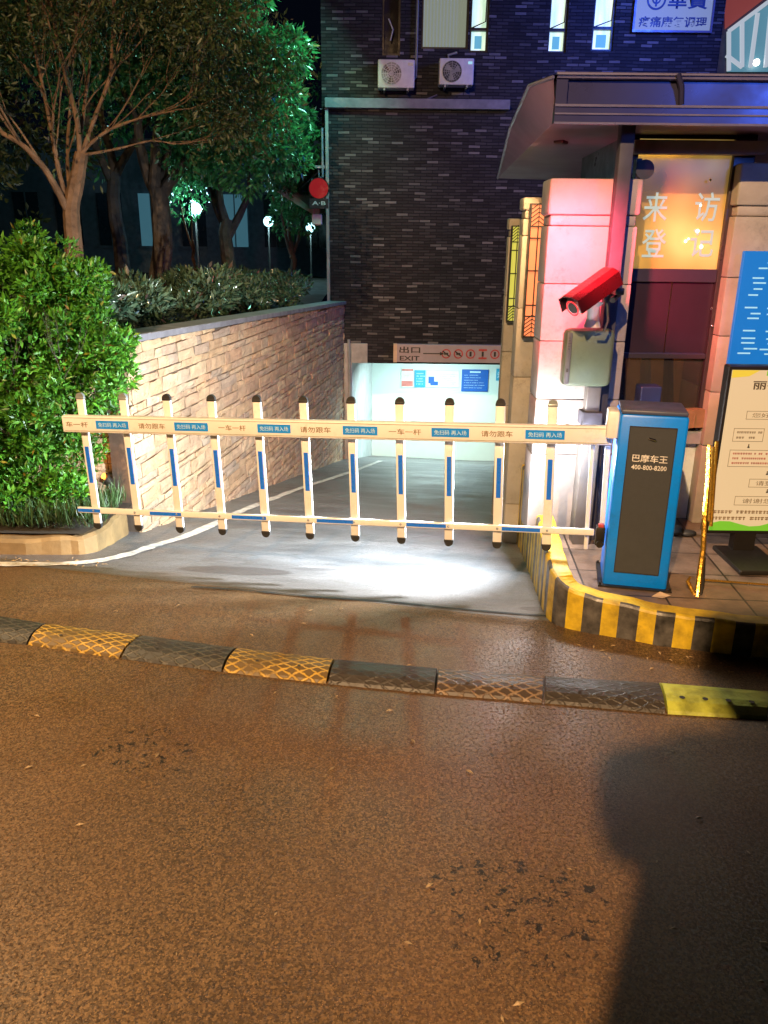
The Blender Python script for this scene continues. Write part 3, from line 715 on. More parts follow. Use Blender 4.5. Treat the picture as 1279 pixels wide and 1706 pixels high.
for h in H_:
    x0, x1, z0, z1, k_ = h
    fr = MB()
    for a in ((x0, x0+.03), (x1-.03, x1)): fr.bx(a[0], a[1], UY+.05, UY+.1, z0, z1)
    fr.bx(x0+.03, x1-.03, UY+.05, UY+.1, z0, z0+.035)
    wo = fr.build('window', 'dark_metal', t_)
    gl = MB()
    if k_ == 'w_blind':
        n = 26
        for i in range(n):   # folded curtain
            a = x0+.03+(x1-x0-.06)*i/n; b_ = x0+.03+(x1-x0-.06)*(i+1)/n; ya = UY+.13+.02*(i % 2); yb = UY+.13+.02*((i+1) % 2)
            gl.quad((a, ya, z0+.035), (b_, yb, z0+.035), (b_, yb, z1), (a, ya, z1))
        M['curtain'] = glow('curtain', (.36, .40, .30), .55); gl.build('curtain', 'curtain', wo)
    elif k_ == 'w_dark':
        gl.quad((x0+.03, UY+.12, z0+.035), (x1-.03, UY+.12, z0+.035), (x1-.03, UY+.12, z1), (x0+.03, UY+.12, z1)); gl.build('pane', 'dark_glass', wo)
        s_ = MB(); s_.tube([(x0+.1, UY-.02, z0+.5), (x0+.17, UY-.02, z0+.35), (x0+.13, UY-.02, z0+.2)], .012, 5); s_.build('window_stay', 'silver_shell', wo)
    else:
        zs_ = z0+.31
        fr2 = MB(); fr2.bx(x0+.03, x1-.03, UY+.05, UY+.1, zs_, zs_+.04); fr2.tube([(x0+.03, UY+.03, zs_+.03), (x1-.05, UY+.03, zs_+.12), (x1-.03, UY+.03, z1)], .012, 4); fr2.build('transom', 'dark_metal', wo)
        gl.quad((x0+.03, UY+.12, zs_+.04), (x1-.03, UY+.12, zs_+.04), (x1-.03, UY+.12, z1), (x0+.03, UY+.12, z1)); gl.build('pane', 'lit_window', wo)
        g2 = MB(); g2.quad((x0+.03, UY+.12, z0+.035), (x1-.03, UY+.12, z0+.035), (x1-.03, UY+.12, zs_), (x0+.03, UY+.12, zs_))
        g2.quad((x0+.09, UY+.112, z0+.07), (x1-.09, UY+.112, z0+.07), (x1-.09, UY+.112, zs_-.06), (x0+.09, UY+.112, zs_-.06), 1)
        g2.build('lower_pane', ['lit_window', 'lit_blue'], wo)
for i, (a, b_) in enumerate((( 525, 98), (612, 60))): pass
# shop sign upstairs
p0, p1 = P(1056, 50, UY-.06), P(1182, 50, UY-.06)
t_ = thing('wall_sign', 'pale wall sign with dark blue characters high on the slate wall', 'sign', (p0.x, UY-.06, p0.z))
M['sign_pale'] = glow('sign_pale', (.40, .50, .62), .42); M['sign_navy'] = mat('sign_navy', (.02, .04, .12), .5)
mb = MB(); mb.bx(p0.x, p1.x, UY-.06, UY-.005, p0.z, p0.z+1.2); bevel(mb.build('board', 'sign_pale', t_))
mb = MB(); x0, x1, z0 = p0.x, p1.x, p0.z
for a in ((x0-.03, x0-.001, z0-.03, z0+1.23), (x1+.001, x1+.03, z0-.03, z0+1.23), (x0, x1, z0-.03, z0-.001)): mb.bx(a[0], a[1], UY-.08, UY-.005, a[2], a[3])
mb.build('frame', 'roof_trim', t_)
cx_ = (x0+x1)/2
text('lettering', '疼痛康复调理', (cx_, UY-.06, z0+.115), (x1-x0)*.9, .15, 'sign_navy', t_)
text('lettering', '華寶', (cx_+.2, UY-.06, z0+.42), .62, .26, 'sign_navy', t_)
mb = MB(); mb.disc((x0+.3, UY-.065, z0+.42), .15, (1, 0, 0), (0, 0, 1), 28, .12); mb.disc((x0+.3, UY-.065, z0+.42), .07, (1, 0, 0), (0, 0, 1), 20, .045); mb.box((x0+.3, UY-.066, z0+.42), (.03, .003, .2)); mb.build('emblem', 'sign_navy', t_)

# air conditioners
def ac(px0, px1, py0, py1, label, dark):
    a, b_ = P(px0, py1, UY-.3), P(px1, py0, UY-.3); w_, h_ = b_.x-a.x, b_.z-a.z; cx_, cz = (a.x+b_.x)/2, (a.z+b_.z)/2
    t_ = thing('air_conditioner', label, 'air conditioner', (cx_, UY-.3, a.z), 'air conditioner units on the slate wall')
    mb = MB(); mb.rbox((cx_, UY-.17, cz), (w_, .26, h_), .015); mb.build('casing', 'ac_white', t_, True)
    fx = cx_-w_*.13; r_ = h_*.41
    mb = MB(); mb.disc((fx, UY-.303, cz), r_, (1, 0, 0), (0, 0, 1), 32); mb.build('fan_opening', 'black_rubber' if dark else 'ac_grille', t_)
    mb = MB()
    for k_ in range(1, 6): mb.disc((fx, UY-.31, cz), r_*k_/5, (1, 0, 0), (0, 0, 1), 28, r_*k_/5-.006)
    for k_ in range(6):
        a_ = math.pi*k_/6; mb.box((fx, UY-.308, cz), (r_*2, .004, .006), X=(math.cos(a_), 0, math.sin(a_)), Z=(-math.sin(a_), 0, math.cos(a_)))
    mb.build('grille', 'ac_grille' if dark else 'ac_white', t_)
    mb = MB()
    for k_ in range(3):
        a_ = 2.1*k_+.5; d = Vector((math.cos(a_), 0, math.sin(a_))); e = Vector((-d.z, 0, d.x)); c_ = Vector((fx, UY-.305, cz))
        mb.add([c_+d*.02, c_+d*r_*.8+e*.04, c_+d*r_*.85-e*.05, c_-e*.03], [(0, 1, 2, 3)])
    mb.disc((fx, UY-.306, cz), .035, (1, 0, 0), (0, 0, 1)); mb.build('fan', 'dark_metal' if not dark else 'ac_grille', t_)
    mb = MB(); mb.bx(cx_+w_*.33, cx_+w_*.45, UY-.305, UY-.299, cz+h_*.28, cz+h_*.38); mb.build('badge', 'board_line' if dark else 'silver_shell', t_)
    for s_ in (-1, 1):
        mb = MB(); mb.bx(cx_+s_*w_*.32-.015, cx_+s_*w_*.32+.015, UY-.3, UY, a.z-.035, a.z-.002); mb.build('bracket', 'ac_grille', t_)
    mb = MB(); mb.tube([(cx_+w_*.4, UY-.05, a.z+.1), (cx_+w_*.55, UY-.05, a.z+.2), (cx_+w_*.56, UY-.05, 6)] if not dark else [(cx_-.1, UY-.02, cz+h_*.5), (cx_-.12, UY-.02, cz+h_*.75), (cx_+.02, UY-.02, cz+h_*.85)], .02, 6)
    mb.build('pipe', 'ac_grille', t_)
ac(629, 691, 99, 146, 'cream air conditioner unit with pale fan guard, left one on the slate wall', False)
ac(731, 790, 97, 141, 'cream air conditioner unit with black fan opening, right one on the slate wall', True)
# cables on the slate wall
mb = MB(); mb.tube([P(600, 168, UY-.03), P(650, 166, UY-.03), P(700, 170, UY-.03), P(728, 158, UY-.03)], .012, 5)
tag(mb.build('cable', 'roof_trim'), 'thin pale cable sagging along the slate wall under the air conditioners', 'cable')

# garage interior
GY = 16.5
t_ = thing('garage_entrance', 'pale teal painted garage entrance walls at the bottom of the ramp', 'garage', (1, BY, -2))
pl, pr = P(619, 762, GY), P(862, 766, GY)
mb = MB(); mb.quad((pl.x, GY, -2.8), (6, GY, -2.8), (6, GY, zb), (pl.x, GY, zb)); mb.build('back_wall', 'plaster_teal', t_)
jl = P(586, 606, BY).x
mb = MB(); mb.quad((jl, BY-.02, -2.6), (pl.x, GY, -2.9), (pl.x, GY, zb), (jl, BY-.02, zb)); mb.build('side_wall', 'plaster', t_)
mb = MB(); mb.bx(-.9, jl, BY-.02, BY+.2, -2.6, P(600, 572, BY).z); mb.bx(jl, P(612, 600, BY).x, BY-.04, BY+.1, zb+.005, P(600, 572, BY).z); bevel(mb.build('pier', 'concrete', t_))
mb = MB(); mb.tube([(jl-.05, BY-.08, -2.2), (jl-.03, BY-.08, -.5), (jl-.05, BY-.08, P(600, 565, BY).z)], .025, 6); mb.build('drainpipe', 'silver_shell', t_)
mb = MB(); mb.bx(.6, 1.6, 14.6, 15.2, zb-.06, zb-.005); mb.build('light_fitting', glow('garage_lamp', (.8, 1, .96), 3), t_)
# exit sign over the entrance
a, b_ = P(655, 603, BY-.12), P(868, 576, BY-.12)
t_ = thing('exit_sign', 'long grey exit sign with red ring symbols over the garage entrance', 'sign', (a.x, BY-.12, a.z))
mb = MB(); mb.bx(a.x+.06, b_.x+.5, BY-.12, BY-.01, a.z, b_.z); bevel(mb.build('board', 'sign_grey', t_))
mb = MB(); mb.bx(a.x, a.x+.06, BY-.125, BY-.01, a.z-.005, b_.z+.005); mb.build('end_cap', 'sign_edge', t_)
W_ = b_.x-a.x; h_ = b_.z-a.z; cz = (a.z+b_.z)/2; y_ = BY-.12
text('lettering', '出口', (a.x+.28, y_, cz+h_*.2), .36, h_*.36, 'dark_text', t_)
text('lettering', 'EXIT', (a.x+.28, y_, cz-h_*.28), .34, h_*.26, 'dark_text', t_)
mb = MB(); mb.box((a.x+.66, y_-.004, cz), (.3, .003, .016)); mb.add([(a.x+.8, y_-.006, cz+.03), (a.x+.8, y_-.006, cz-.03), (a.x+.88, y_-.006, cz)], [(0, 1, 2)]); mb.build('arrow', 'dark_text', t_)
for k_ in range(5):
    cxk = P(743+20.3*k_, 590, y_).x; mb = MB(); c_ = (cxk, y_-.004, cz)
    if k_ != 3: mb.disc(c_, h_*.27, (1, 0, 0), (0, 0, 1), 24, h_*.20)
    else: mb.box((cxk, y_-.004, cz+.07), (.14, .003, .03)); mb.box((cxk, y_-.004, cz-.07), (.14, .003, .03)); mb.box((cxk, y_-.004, cz), (.02, .003, .11))
    m_o = mb.build('symbol_ring', 'sign_red', t_)
    mb = MB()
    if k_ in (0, 1): mb.box((cxk, y_-.006, cz), (.15, .003, .022), X=(.8, 0, -.6), Z=(.6, 0, .8))
    mb.box((cxk, y_-.005, cz), (.07 if k_ < 2 else .035, .002, .035 if k_ < 2 else .08)); mb.build('symbol', 'dark_text', m_o)
mb = MB(); px_ = b_.x-.06
mb.box((px_+.06, y_-.004, cz), (.015, .003, h_*.9)); mb.disc((px_+.2, y_-.004, cz), .11, (1, 0, 0), (0, 0, 1), 4, .07); mb.build('symbol', 'dark_text', t_)
# posters on the teal wall
def poster(px0, px1, py0, py1, label, name='poster'):
    a, b_ = P(px0, py1, GY-.03), P(px1, py0, GY-.03)
    return thing(name, label, 'poster', (a.x, GY-.03, a.z)), a.x, b_.x, a.z, b_.z
def lines(mb, x0, x1, z0, z1, n, y, th=.35, rr=random.Random(2)):
    for i in range(n):
        hh = (z1-z0)/n; z = z1-(i+.5)*hh; e = x0+(x1-x0)*rr.uniform(.6, 1); x = x0; g = hh*th
        while x < e:
            w_ = g*rr.uniform(.7, 1.3)
            if rr.random() < .9:
                mb.box((x+w_/2, y, z+g*.28), (w_*.9, .002, g*.3)); mb.box((x+w_/2, y, z-g*.25), (w_*rr.uniform(.5, .9), .002, g*.28)); mb.box((x+w_*rr.uniform(.3, .6), y-.0005, z), (w_*.2, .002, g))
            x += w_*1.15
t_, x0, x1, z0, z1 = poster(668, 689, 614, 645, 'small white poster with red bands, leftmost on the teal garage wall')
mb = MB(); mb.bx(x0, x1, GY-.03, GY-.01, z0, z1); mb.build('sheet', 'paper', t_)
mb = MB(); mb.bx(x0+.01, x1-.01, GY-.034, GY-.032, z0+.02, z0+.13);mb.build('red_band', 'paper_red', t_)
mb = MB(); mb.bx(x0+.01, x1-.01, GY-.034, GY-.032, z1-.05, z1-.01); mb.build('red_band', 'paper_red', t_)
mb = MB();  lines(mb, x0+.04, x1-.04, z0+.17, z1-.1, 4, GY-.034); mb.build('print', 'paper_red', t_)
t_, x0, x1, z0, z1 = poster(690, 709, 617, 645, 'narrow cyan poster between the red-banded one and the white landscape one')
mb = MB(); mb.bx(x0, x1, GY-.03, GY-.01, z0, z1); mb.build('sheet', 'poster_cyan', t_)
mb = MB(); lines(mb, x0+.04, x1-.03, z0+.04, z1-.04, 5, GY-.033); mb.build('print', 'sticker_text', t_)
t_, x0, x1, z0, z1 = poster(710, 765, 618, 645, 'wide white landscape poster with grey-blue print on the teal garage wall')
mb = MB(); mb.bx(x0, x1, GY-.03, GY-.01, z0, z1); mb.build('sheet', 'paper', t_)
mb = MB(); lines(mb, x0+.25, x1-.05, z0+.05, z1-.05, 6, GY-.033, .25); mb.build('print', 'ac_grille', t_)
mb = MB(); mb.box((x0+.1, GY-.034, (z0+z1)/2-.02), (.12, .002, .14)); mb.box((x0+.16, GY-.036, z0+.08), (.16, .002, .08)); mb.build('picture', 'poster_blue', t_)
t_, x0, x1, z0, z1 = poster(768, 814, 616, 652, 'square deep blue notice with pale lines on the teal garage wall')
mb = MB(); mb.bx(x0, x1, GY-.03, GY-.01, z0, z1); mb.build('sheet', 'poster_blue', t_)
mb = MB(); lines(mb, x0+.05, x1-.05, z0+.05, z1-.09, 6, GY-.033, .22); mb.box(((x0+x1)/2, GY-.033, z1-.05), (.22, .002, .03)); mb.build('print', 'sticker_text', t_)
t_, x0, x1, z0, z1 = poster(826, 872, 615, 634, 'bright cyan strip notice with white characters beside the tan pillar', 'notice')
mb = MB(); mb.bx(x0, x1, GY-.03, GY-.01, z0, z1); mb.build('sheet', 'poster_cyan', t_)
text('lettering', '请勿占道停', ((x0+x1)/2-.02, GY-.03, (z0+z1)/2), (x1-x0)*.85, .14, 'sticker_text', t_)
# small red and blue lamp at the ramp side
q = P(842, 687, 9.2)
t_ = thing('warning_lamp', 'tiny red and blue warning lamp on a stalk beside the tan pillars', 'lamp', q)
mb = MB(); mb.ball(q, .03, 10, 6); mb.build('red_lens', glow('red_lens', (1, .05, .03), 5), t_, True)
mb = MB(); mb.rbox(q+Vector((.03, 0, .09)), (.13, .05, .035), .008); mb.build('blue_cap', 'poster_blue', t_)
mb = MB(); mb.tube([q+Vector((.03, .02, .08)), q+Vector((.05, .02, -.9))], .012, 6); mb.tube([q+Vector((.05, .02, -.9)), q+Vector((.25, .02, -.95))], .012, 6); mb.build('stalk', 'dark_metal', t_)

# lit building at upper right
X0 = xr+.12
t_ = thing('glass_building', 'lit glass building with slanted white beams behind the roof at the upper right corner', 'building', (X0, 17, 0))
mb = MB(); mb.bx(X0, 12, 17.5, 26, 0, 9); mb.build('wall', mat('far_wall', (.20, .12, .12), .7), t_)
p = lambda px, py: P(px, py, 17.3)
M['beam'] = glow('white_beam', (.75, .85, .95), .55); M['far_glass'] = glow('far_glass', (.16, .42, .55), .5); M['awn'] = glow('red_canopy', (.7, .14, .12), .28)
mb = MB()
for a, b_ in (((1214, 52), (1300, -12)), ((1214, 52), (1214, 118)), ((1236, 36), (1236, 112)), ((1262, 22), (1250, 112)), ((1210, 92), (1236, 112)), ((1285, 8), (1275, 112))):
    a, b_ = p(*a), p(*b_); mb.tube([a, b_], .045, 4)
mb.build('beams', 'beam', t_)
mb = MB(); mb.add([p(1214, 54), p(1214, 118), p(1320, 118), p(1320, -20)], [(0, 1, 2, 3)]); 
mb.v = [(v_[0], v_[1]+.1, v_[2]) for v_ in mb.v]; mb.build('glass', 'far_glass', t_)
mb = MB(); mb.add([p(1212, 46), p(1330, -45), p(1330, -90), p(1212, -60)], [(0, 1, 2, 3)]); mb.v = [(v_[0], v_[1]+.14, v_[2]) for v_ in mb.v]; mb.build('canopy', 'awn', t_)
mb = MB(); mb.ball(p(1260, 104), .06, 10, 6); mb.build('lamp', glow('white_bulb', (1, .9, .8), 12), t_, True)

# ================================================================== gate pillars
def pillar(name, label, x0, x1, y0, y1, z0, z1, ma, hs, group=None):
    t_ = thing(name, label, 'pillar', ((x0+x1)/2, (y0+y1)/2, z0), group)
    mb = MB(); z = z0
    for h in hs:
        mb.rbox(((x0+x1)/2, (y0+y1)/2, z+h/2), (x1-x0, y1-y0, h-.004), .006); z += h
    mb.build('shaft', ma, t_, True)
    mb = MB(); cap = z1-z
    mb.rbox(((x0+x1)/2, (y0+y1)/2, z+.03), (x1-x0-.02, y1-y0-.02, .058), .01)
    mb.rbox(((x0+x1)/2, (y0+y1)/2, z+.06+(cap-.06)/2), (x1-x0+.015, y1-y0+.015, cap-.062), .014)
    mb.build('cap', ma, t_, True)
    return t_
pillar('gate_pillar', 'broad pale stone pillar lit pink above and white below, behind the card reader', .95, 1.475, 5.0, 5.24, .17, 2.35, 'pillar', [.53, .36, .36, .34, .33])
def lantern(x0, x1, y, z0, z1, ma, label):
    t_ = thing('wall_lantern', label, 'lantern', ((x0+x1)/2, y, z0), 'tall lattice lanterns on the tan pillars')
    w_ = x1-x0; cx_ = (x0+x1)/2
    mb = MB(); mb.bx(x0+.01, x1-.01, y, y+.05, z0+.01, z1-.01); mb.build('light_panel', ma, t_)
    mb = MB(); th = .009
    for a in (x0, x1-th): mb.bx(a, a+th, y-.02, y+.055, z0, z1)
    for z in (z0, z1-th): mb.bx(x0+th, x1-th, y-.02, y+.055, z, z+th)
    H_ = z1-z0; zc0, zc1 = z0+H_*.165, z1-H_*.165
    mb.bx(cx_-.004, cx_+.004, y-.012, y-.001, zc0, zc1)
    for f_ in (.165, .25, .51, .75, .835): mb.bx(x0+th, x1-th, y-.016, y-.001, z0+H_*f_-.0048, z0+H_*f_+.0048)
    for lo, hi, sg in ((z0+th, zc0, -1), (zc1, z1-th, 1)):   # chevrons
        n = 5
        for k_ in range(n):
            z = lo+(hi-lo)*(k_+.35)/n
            for s_ in (-1, 1):
                mb.tube([(cx_, y-.01, z+.03*1), (cx_+s_*(w_/2-th), y-.01, z-.012)], .0042, 4)
        mb.bx(cx_-.0018, cx_+.0018, y-.014, y-.001, lo, hi)
    mb.build('lattice', 'dark_metal', t_)
    return t_
pillar('gate_pillar', 'slim tan pillar carrying the orange lantern', 1.015, 1.225, 6.34, 6.52, -2.2, 2.31, 'pillar_tan', [.53]*8+[.0001+.12])
a, b_ = P(877, 562, 6.28), P(909, 339, 6.28)
lantern(1.052, 1.182, 6.28, a.z, b_.z, 'lamp_orange', 'tall lattice lantern glowing orange beside the broad pink pillar')
pillar('gate_pillar', 'slim tan pillar further down the ramp carrying the yellow lantern', 1.135, 1.30, 7.87, 8.0, -2.2, 2.2, 'pillar_tan', [.53]*8)
a, b_ = P(851, 536, 7.8), P(871, 376, 7.8)
lantern(1.147, 1.262, 7.81, a.z, b_.z, 'lamp_yellow', 'smaller lattice lantern glowing pale yellow, left of the orange one')
mb = MB(); mb.add([P(882, 688, 6.2), P(893, 688, 6.2), P(893, 702, 6.2)], [(0, 1, 2)]); mb.v = [tuple(v_) for v_ in mb.v]; q = P(888, 690, 6.2)
mb = MB(); mb.box(q, (.05, .1, .03), X=(.8, 0, -.5), Z=(.5, 0, .8)); mb.tube([q, q+Vector((.02, .1, -.09))], .008, 5); tag(mb.build('security_camera', 'silver_shell'), 'tiny pale security camera on the tan pillar above the boom', 'camera')

# ================================================================== gatehouse booth
DY = 5.32
t_ = thing('booth', 'gatehouse booth with dark frame, glowing frosted window and wide dark roof', 'booth', (1.9, DY, .17))
pz = lambda py, px=1130, Y=DY: P(px, py, Y).z
wx0, wx1 = 1.50, P(1200, 400, DY).x
# pieces of the front wall
zt = pz(232); zs_ = pz(448); zm = pz(470); zp = pz(588); zg0 = pz(597); zg1 = pz(715); zsill = pz(736)
fx1 = wx1+.13
mb = MB()
mb.bx(wx0-.06, wx0+.02, DY-.03, DY+.05, .17, 2.72); mb.bx(wx1, fx1, DY-.03, DY+.05, zsill, 2.72)
mb.bx(wx0+.02, wx1, DY-.025, DY+.045, zm, zs_-.0); mb.bx(wx0+.02, wx1, DY-.025, DY+.045, zg0, zp+.0); mb.bx(wx0+.02, wx1, DY-.02, DY+.045, zt+.0, 2.72)
bevel(mb.build('door_frame', 'frame', t_), .004)
mb = MB(); mx_ = wx0+.33; mb.bx(wx0+.02, mx_-.004, DY, DY+.03, zp, zm); mb.bx(mx_+.004, wx1, DY, DY+.03, zp, zm); mb.build('door_panel', 'panel_purple', t_)
mb = MB(); mb.bx(wx0+.02, wx1, DY+.005, DY+.02, zg1, zg0); mb.build('lower_glass', 'smoked_glass', t_)
for x, y, w_, m_ in ((wx0+.10, DY+.3, .07, 'cardboard'), (wx0+.36, DY+.42, .10, 'plaster'), (wx0+.22, DY+.5, .05, 'frame'), (wx0+.50, DY+.35, .09, 'frame')):
    mb = MB(); mb.tube([(x, y, zg1-.1), (x+.02, y, zg1+.12), (x-.02, y+.02, zg0+.1)], [w_*.6, w_*.45, w_*.3], 9); mb.build('hanging_cloth', m_, t_, True)
mb = MB(); mb.bx(wx0-.06, fx1+.02, DY-.07, DY+.05, zsill, zg1); bevel(mb.build('sill', 'silver_shell', t_))
mb = MB(); mb.bx(wx0-.05, fx1+.01, DY-.01, DY+.05, .1, zsill-.002); mb.build('plinth', 'plaster', t_)
# frosted window: warm, uneven
m, tt, b = nodes('frosted_window')
sx = tt.nodes.new('ShaderNodeSeparateXYZ'); tt.links.new(mapping(tt), sx.inputs[0])
nn = noise(tt, 1.9, 2, rough=.3)
c = ramp(tt, nn, [(.34, (.22, .14, .05)), (.5, (.60, .40, .10)), (.66, (.85, .72, .26))])
tt.links.new(c, b.inputs['Base Color']); b.inputs['Roughness'].default_value = .25
tt.links.new(c, b.inputs['Emission Color']); b.inputs['Emission Strength'].default_value = .27
b.inputs['Transmission Weight'].default_value = .55; M['frost'] = m
mb = MB(); mb.bx(wx0+.02, wx1, DY+.0, DY+.008, zs_, zt); win = mb.build('window', 'frost', t_)
cxw, czw = (wx0+wx1)/2+.01, 0
M['frost_text'] = glow('window_lettering', (.62, .74, .66), .6)
for ch, px, py in (('来', 1092, 345), ('访', 1177, 345), ('登', 1089, 405), ('记', 1169, 405)):
    q = P(px, py, DY-.002); text('lettering', ch, q, .15, .17, 'frost_text', win, bold=.008)
# room behind: walls, desk lamp
mb = MB()
mb.quad((wx0, DY+1.1, .17), (fx1, DY+1.1, .17), (fx1, DY+1.1, 2.7), (wx0, DY+1.1, 2.7)); mb.quad((wx0, DY+.06, .17), (wx0, DY+1.1, .17), (wx0, DY+1.1, 2.7), (wx0, DY+.06, 2.7))
mb.quad((fx1, DY+1.1, .17), (fx1, DY+.06, .17), (fx1, DY+.06, 2.7), (fx1, DY+1.1, 2.7)); mb.quad((wx0, DY+.06, 2.7), (wx0, DY+1.1, 2.7), (fx1, DY+1.1, 2.7), (fx1, DY+.06, 2.7))
mb.build('room', mat('room_wall', (.62, .42, .22), .8), t_)
mb = MB(); mb.bx(wx0-.055, wx0-.012, DY+.06, DY+1.16, .17, 2.7); mb.bx(wx0-.011, fx1+.03, DY+1.11, DY+1.16, .17, 2.7); mb.build('side_wall', 'frame', t_)
mb = MB(); mb.bx(wx0+.38, fx1-.02, DY+.07, DY+.34, 2.28, 2.6); mb.build('window_dark_box', 'frame', t_)  # dark box added to darken the upper part of the window
mb = MB(); mb.bx(wx0+.1, wx0+.5, DY+.25, DY+.6, 2.62, 2.66); mb.build('ceiling_lamp', glow('booth_lamp', (1, .68, .25), 5), t_)
lamp('booth_light', 'AREA', (wx0+.3, DY+.4, 2.58), 11, (1, .62, .22), .3, (wx0+.3, DY+.42, 0))
for px, py, r_ in ((1168, 411, .017), (1142, 402, .014), (1147, 398, .010), (1162, 385, .016), (1167, 342, .011)):
    q = P(px, py, DY-.012); mb = MB(); mb.ball(q, r_*.75, 8, 6, (1, .3, 1)); M.setdefault('spark', glow('reflection_spark', (1, .9, .65), 3)); mb.build('reflection_glint', 'spark', win, True)  # reflections on the glass, made as small glowing beads
# purple panel reflections are left to the renderer; small screws
M['chrome_spark'] = mat('bolt_metal', (.8, .82, .85), .15, 1.)
for px, py in ((1183, 300), (1186, 543), (1185, 514)):
    mb = MB(); mb.ball(P(px, py, DY-.035), .009, 8, 6); mb.build('bolt', 'chrome_spark', t_, True)
# black speaker on the pillar side
q = P(1150, 712, DY-.06)
mb = MB(); mb.box(q+Vector((0, 0, .065)), (.15, .08, .12), X=(.97, .2, 0), Y=(-.2, .97, 0)); mb.bx(q.x-.004, q.x+.004, q.y-.05, q.y-.049, q.z+.01, q.z+.1); o = mb.build('carton', 'cardboard'); bevel(o, .004); tag(o, 'small brown cardboard carton on the booth sill under the dark panels', 'carton')
# roof: fascia, soffit, top
fy = 4.72; L_ = P(925, 125, fy); zf1 = L_.z; zf0 = P(930, 205, fy).z; xf = L_.x+.01
mb = MB(); mb.bx(xf, 8, fy, fy+.05, zf0, zf0+.085); mb.bx(xf+.06, 8, fy+.03, fy+.07, zf0+.085, zf1-.02); 
mb.bx(xf, xf+.06, fy, fy+.07, zf0+.085, zf1-.02); mb.build('fascia', 'fascia', t_)
mb = MB(); mb.tube([(xf, fy+.01, zf1), (8, fy+.01, zf1)], .018, 8); mb.tube([(xf, fy-.004, zf0+.085), (8, fy-.004, zf0+.085)], .007, 6); mb.tube([(xf, fy-.004, zf0+.0), (8, fy-.004, zf0)], .006, 6); mb.tube([(xf, fy-.004, zf0+.045), (8, fy-.004, zf0+.045)], .005, 6)
mb.build('gutter_edge', 'roof_trim', t_, True)
mb = MB(); q = P(1128, 125, fy); mb.tube([(q.x, fy-.01, zf1+.01), (q.x+.03, fy-.0, zf1-.05), (q.x+.045, fy+.02, zf0+.1)], .016, 6); mb.build('roof_rib', 'fascia', t_, True)
A = P(922, 128, 4.70); B = P(881, 143, 4.86); C = P(849, 215, 5.9); D = P(829, 297, 8.2); E = P(935, 300, 8.2); E2 = Vector((2.2, 8.2, 2.62)); F2 = Vector((xf+.02, fy+.07, zf0+.02))
mb = MB(); mb.add([A, B, C, D, E, F2], [(0, 1, 5), (1, 2, 5), (2, 3, 5), (3, 4, 5)])
mb.add([F2, E, Vector((8, 8.2, 2.62)), Vector((8, fy+.07, zf0+.02))], [(0, 1, 2, 3)])
o = mb.build('soffit', 'soffit', t_, True)
mb = MB(); mb.tube([A, B, C, D], .009, 6); mb.build('eave_edge', 'roof_trim', t_, True)
top = [v_+Vector((0, 0, .012)) for v_ in (A, B, C, D)]
mb = MB(); mb.add(top+[Vector((8, 8.2, 2.9)), Vector((8, fy, zf1+.02))]+[Vector((2.4, 6.4, 2.98)), Vector((8, 6.4, 3.0))], [(0, 1, 2, 6), (2, 3, 6), (3, 4, 7, 6), (0, 6, 7, 5)]); mb.build('roof_top', 'fascia', t_)
mb = MB(); q = P(1008, 246, 6.0); mb.ball(q, .035, 12, 6, (1, 1, .45)); mb.build('downlight', glow('downlight', (.9, .95, 1), 1.0), t_, True)
ef = thing('floodlight', 'added fixture under the booth roof eave for the warm fill on the stone wall', 'lamp', (1.08, 5.62, 2.6))  # made-up housing to go with the added eave fill
mb = MB(); mb.rbox((1.10, 5.58, 2.615), (.10, .07, .05), .008, X=(.5, .8, 0), Y=(-.8, .5, 0)); mb.build('head', 'dark_metal', ef, True)
# beam above the window
mb = MB(); a, b_ = P(1058, 232, DY-.1), P(1262, 258, DY-.1); mb.bx(a.x, b_.x+.05, DY-.1, DY-.032, b_.z, a.z); bevel(mb.build('header_beam', mat('header', (.22, .18, .15), .6), t_))
# right pillar
rp = P(1236, 285, 5.2)
pillar('gate_pillar', 'tan stone pillar right of the booth window, behind the blue notice board', rp.x, rp.x+.9, 5.2, 5.75, .17, 2.46, 'pillar_tan', [.55, .36, .36, .36, .36])
# horn speaker on the pillar
q = P(1072, 283, 5.12)
t_ = thing('floodlight', 'small round black fixture on the broad pillar beside the booth window', 'lamp', q)
mb = MB(); mb.tube([q+Vector((0, -.03, 0)), q+Vector((0, .05, 0))], [.055, .04], 16); mb.build('head', 'black_rubber', t_, True)
mb = MB(); mb.bx(q.x-.05, q.x-.02, 5.1, 5.17, q.z-.2, q.z+.06); mb.build('bracket', 'dark_metal', t_)

# roof post
t_ = thing('roof_post', 'tall purple-grey square steel post holding the booth roof', 'post', (1.315, 4.90, .17))
mb = MB(); mb.rbox((1.328, 4.90, (.17+zf0+.03)/2), (.078, .08, zf0+.03-.17), .006); mb.build('shaft', 'post_grey', t_, True)
mb = MB(); mb.rbox((1.328, 4.90, .19), (.17, .13, .03), .004); mb.build('base_plate', 'post_grey', t_)

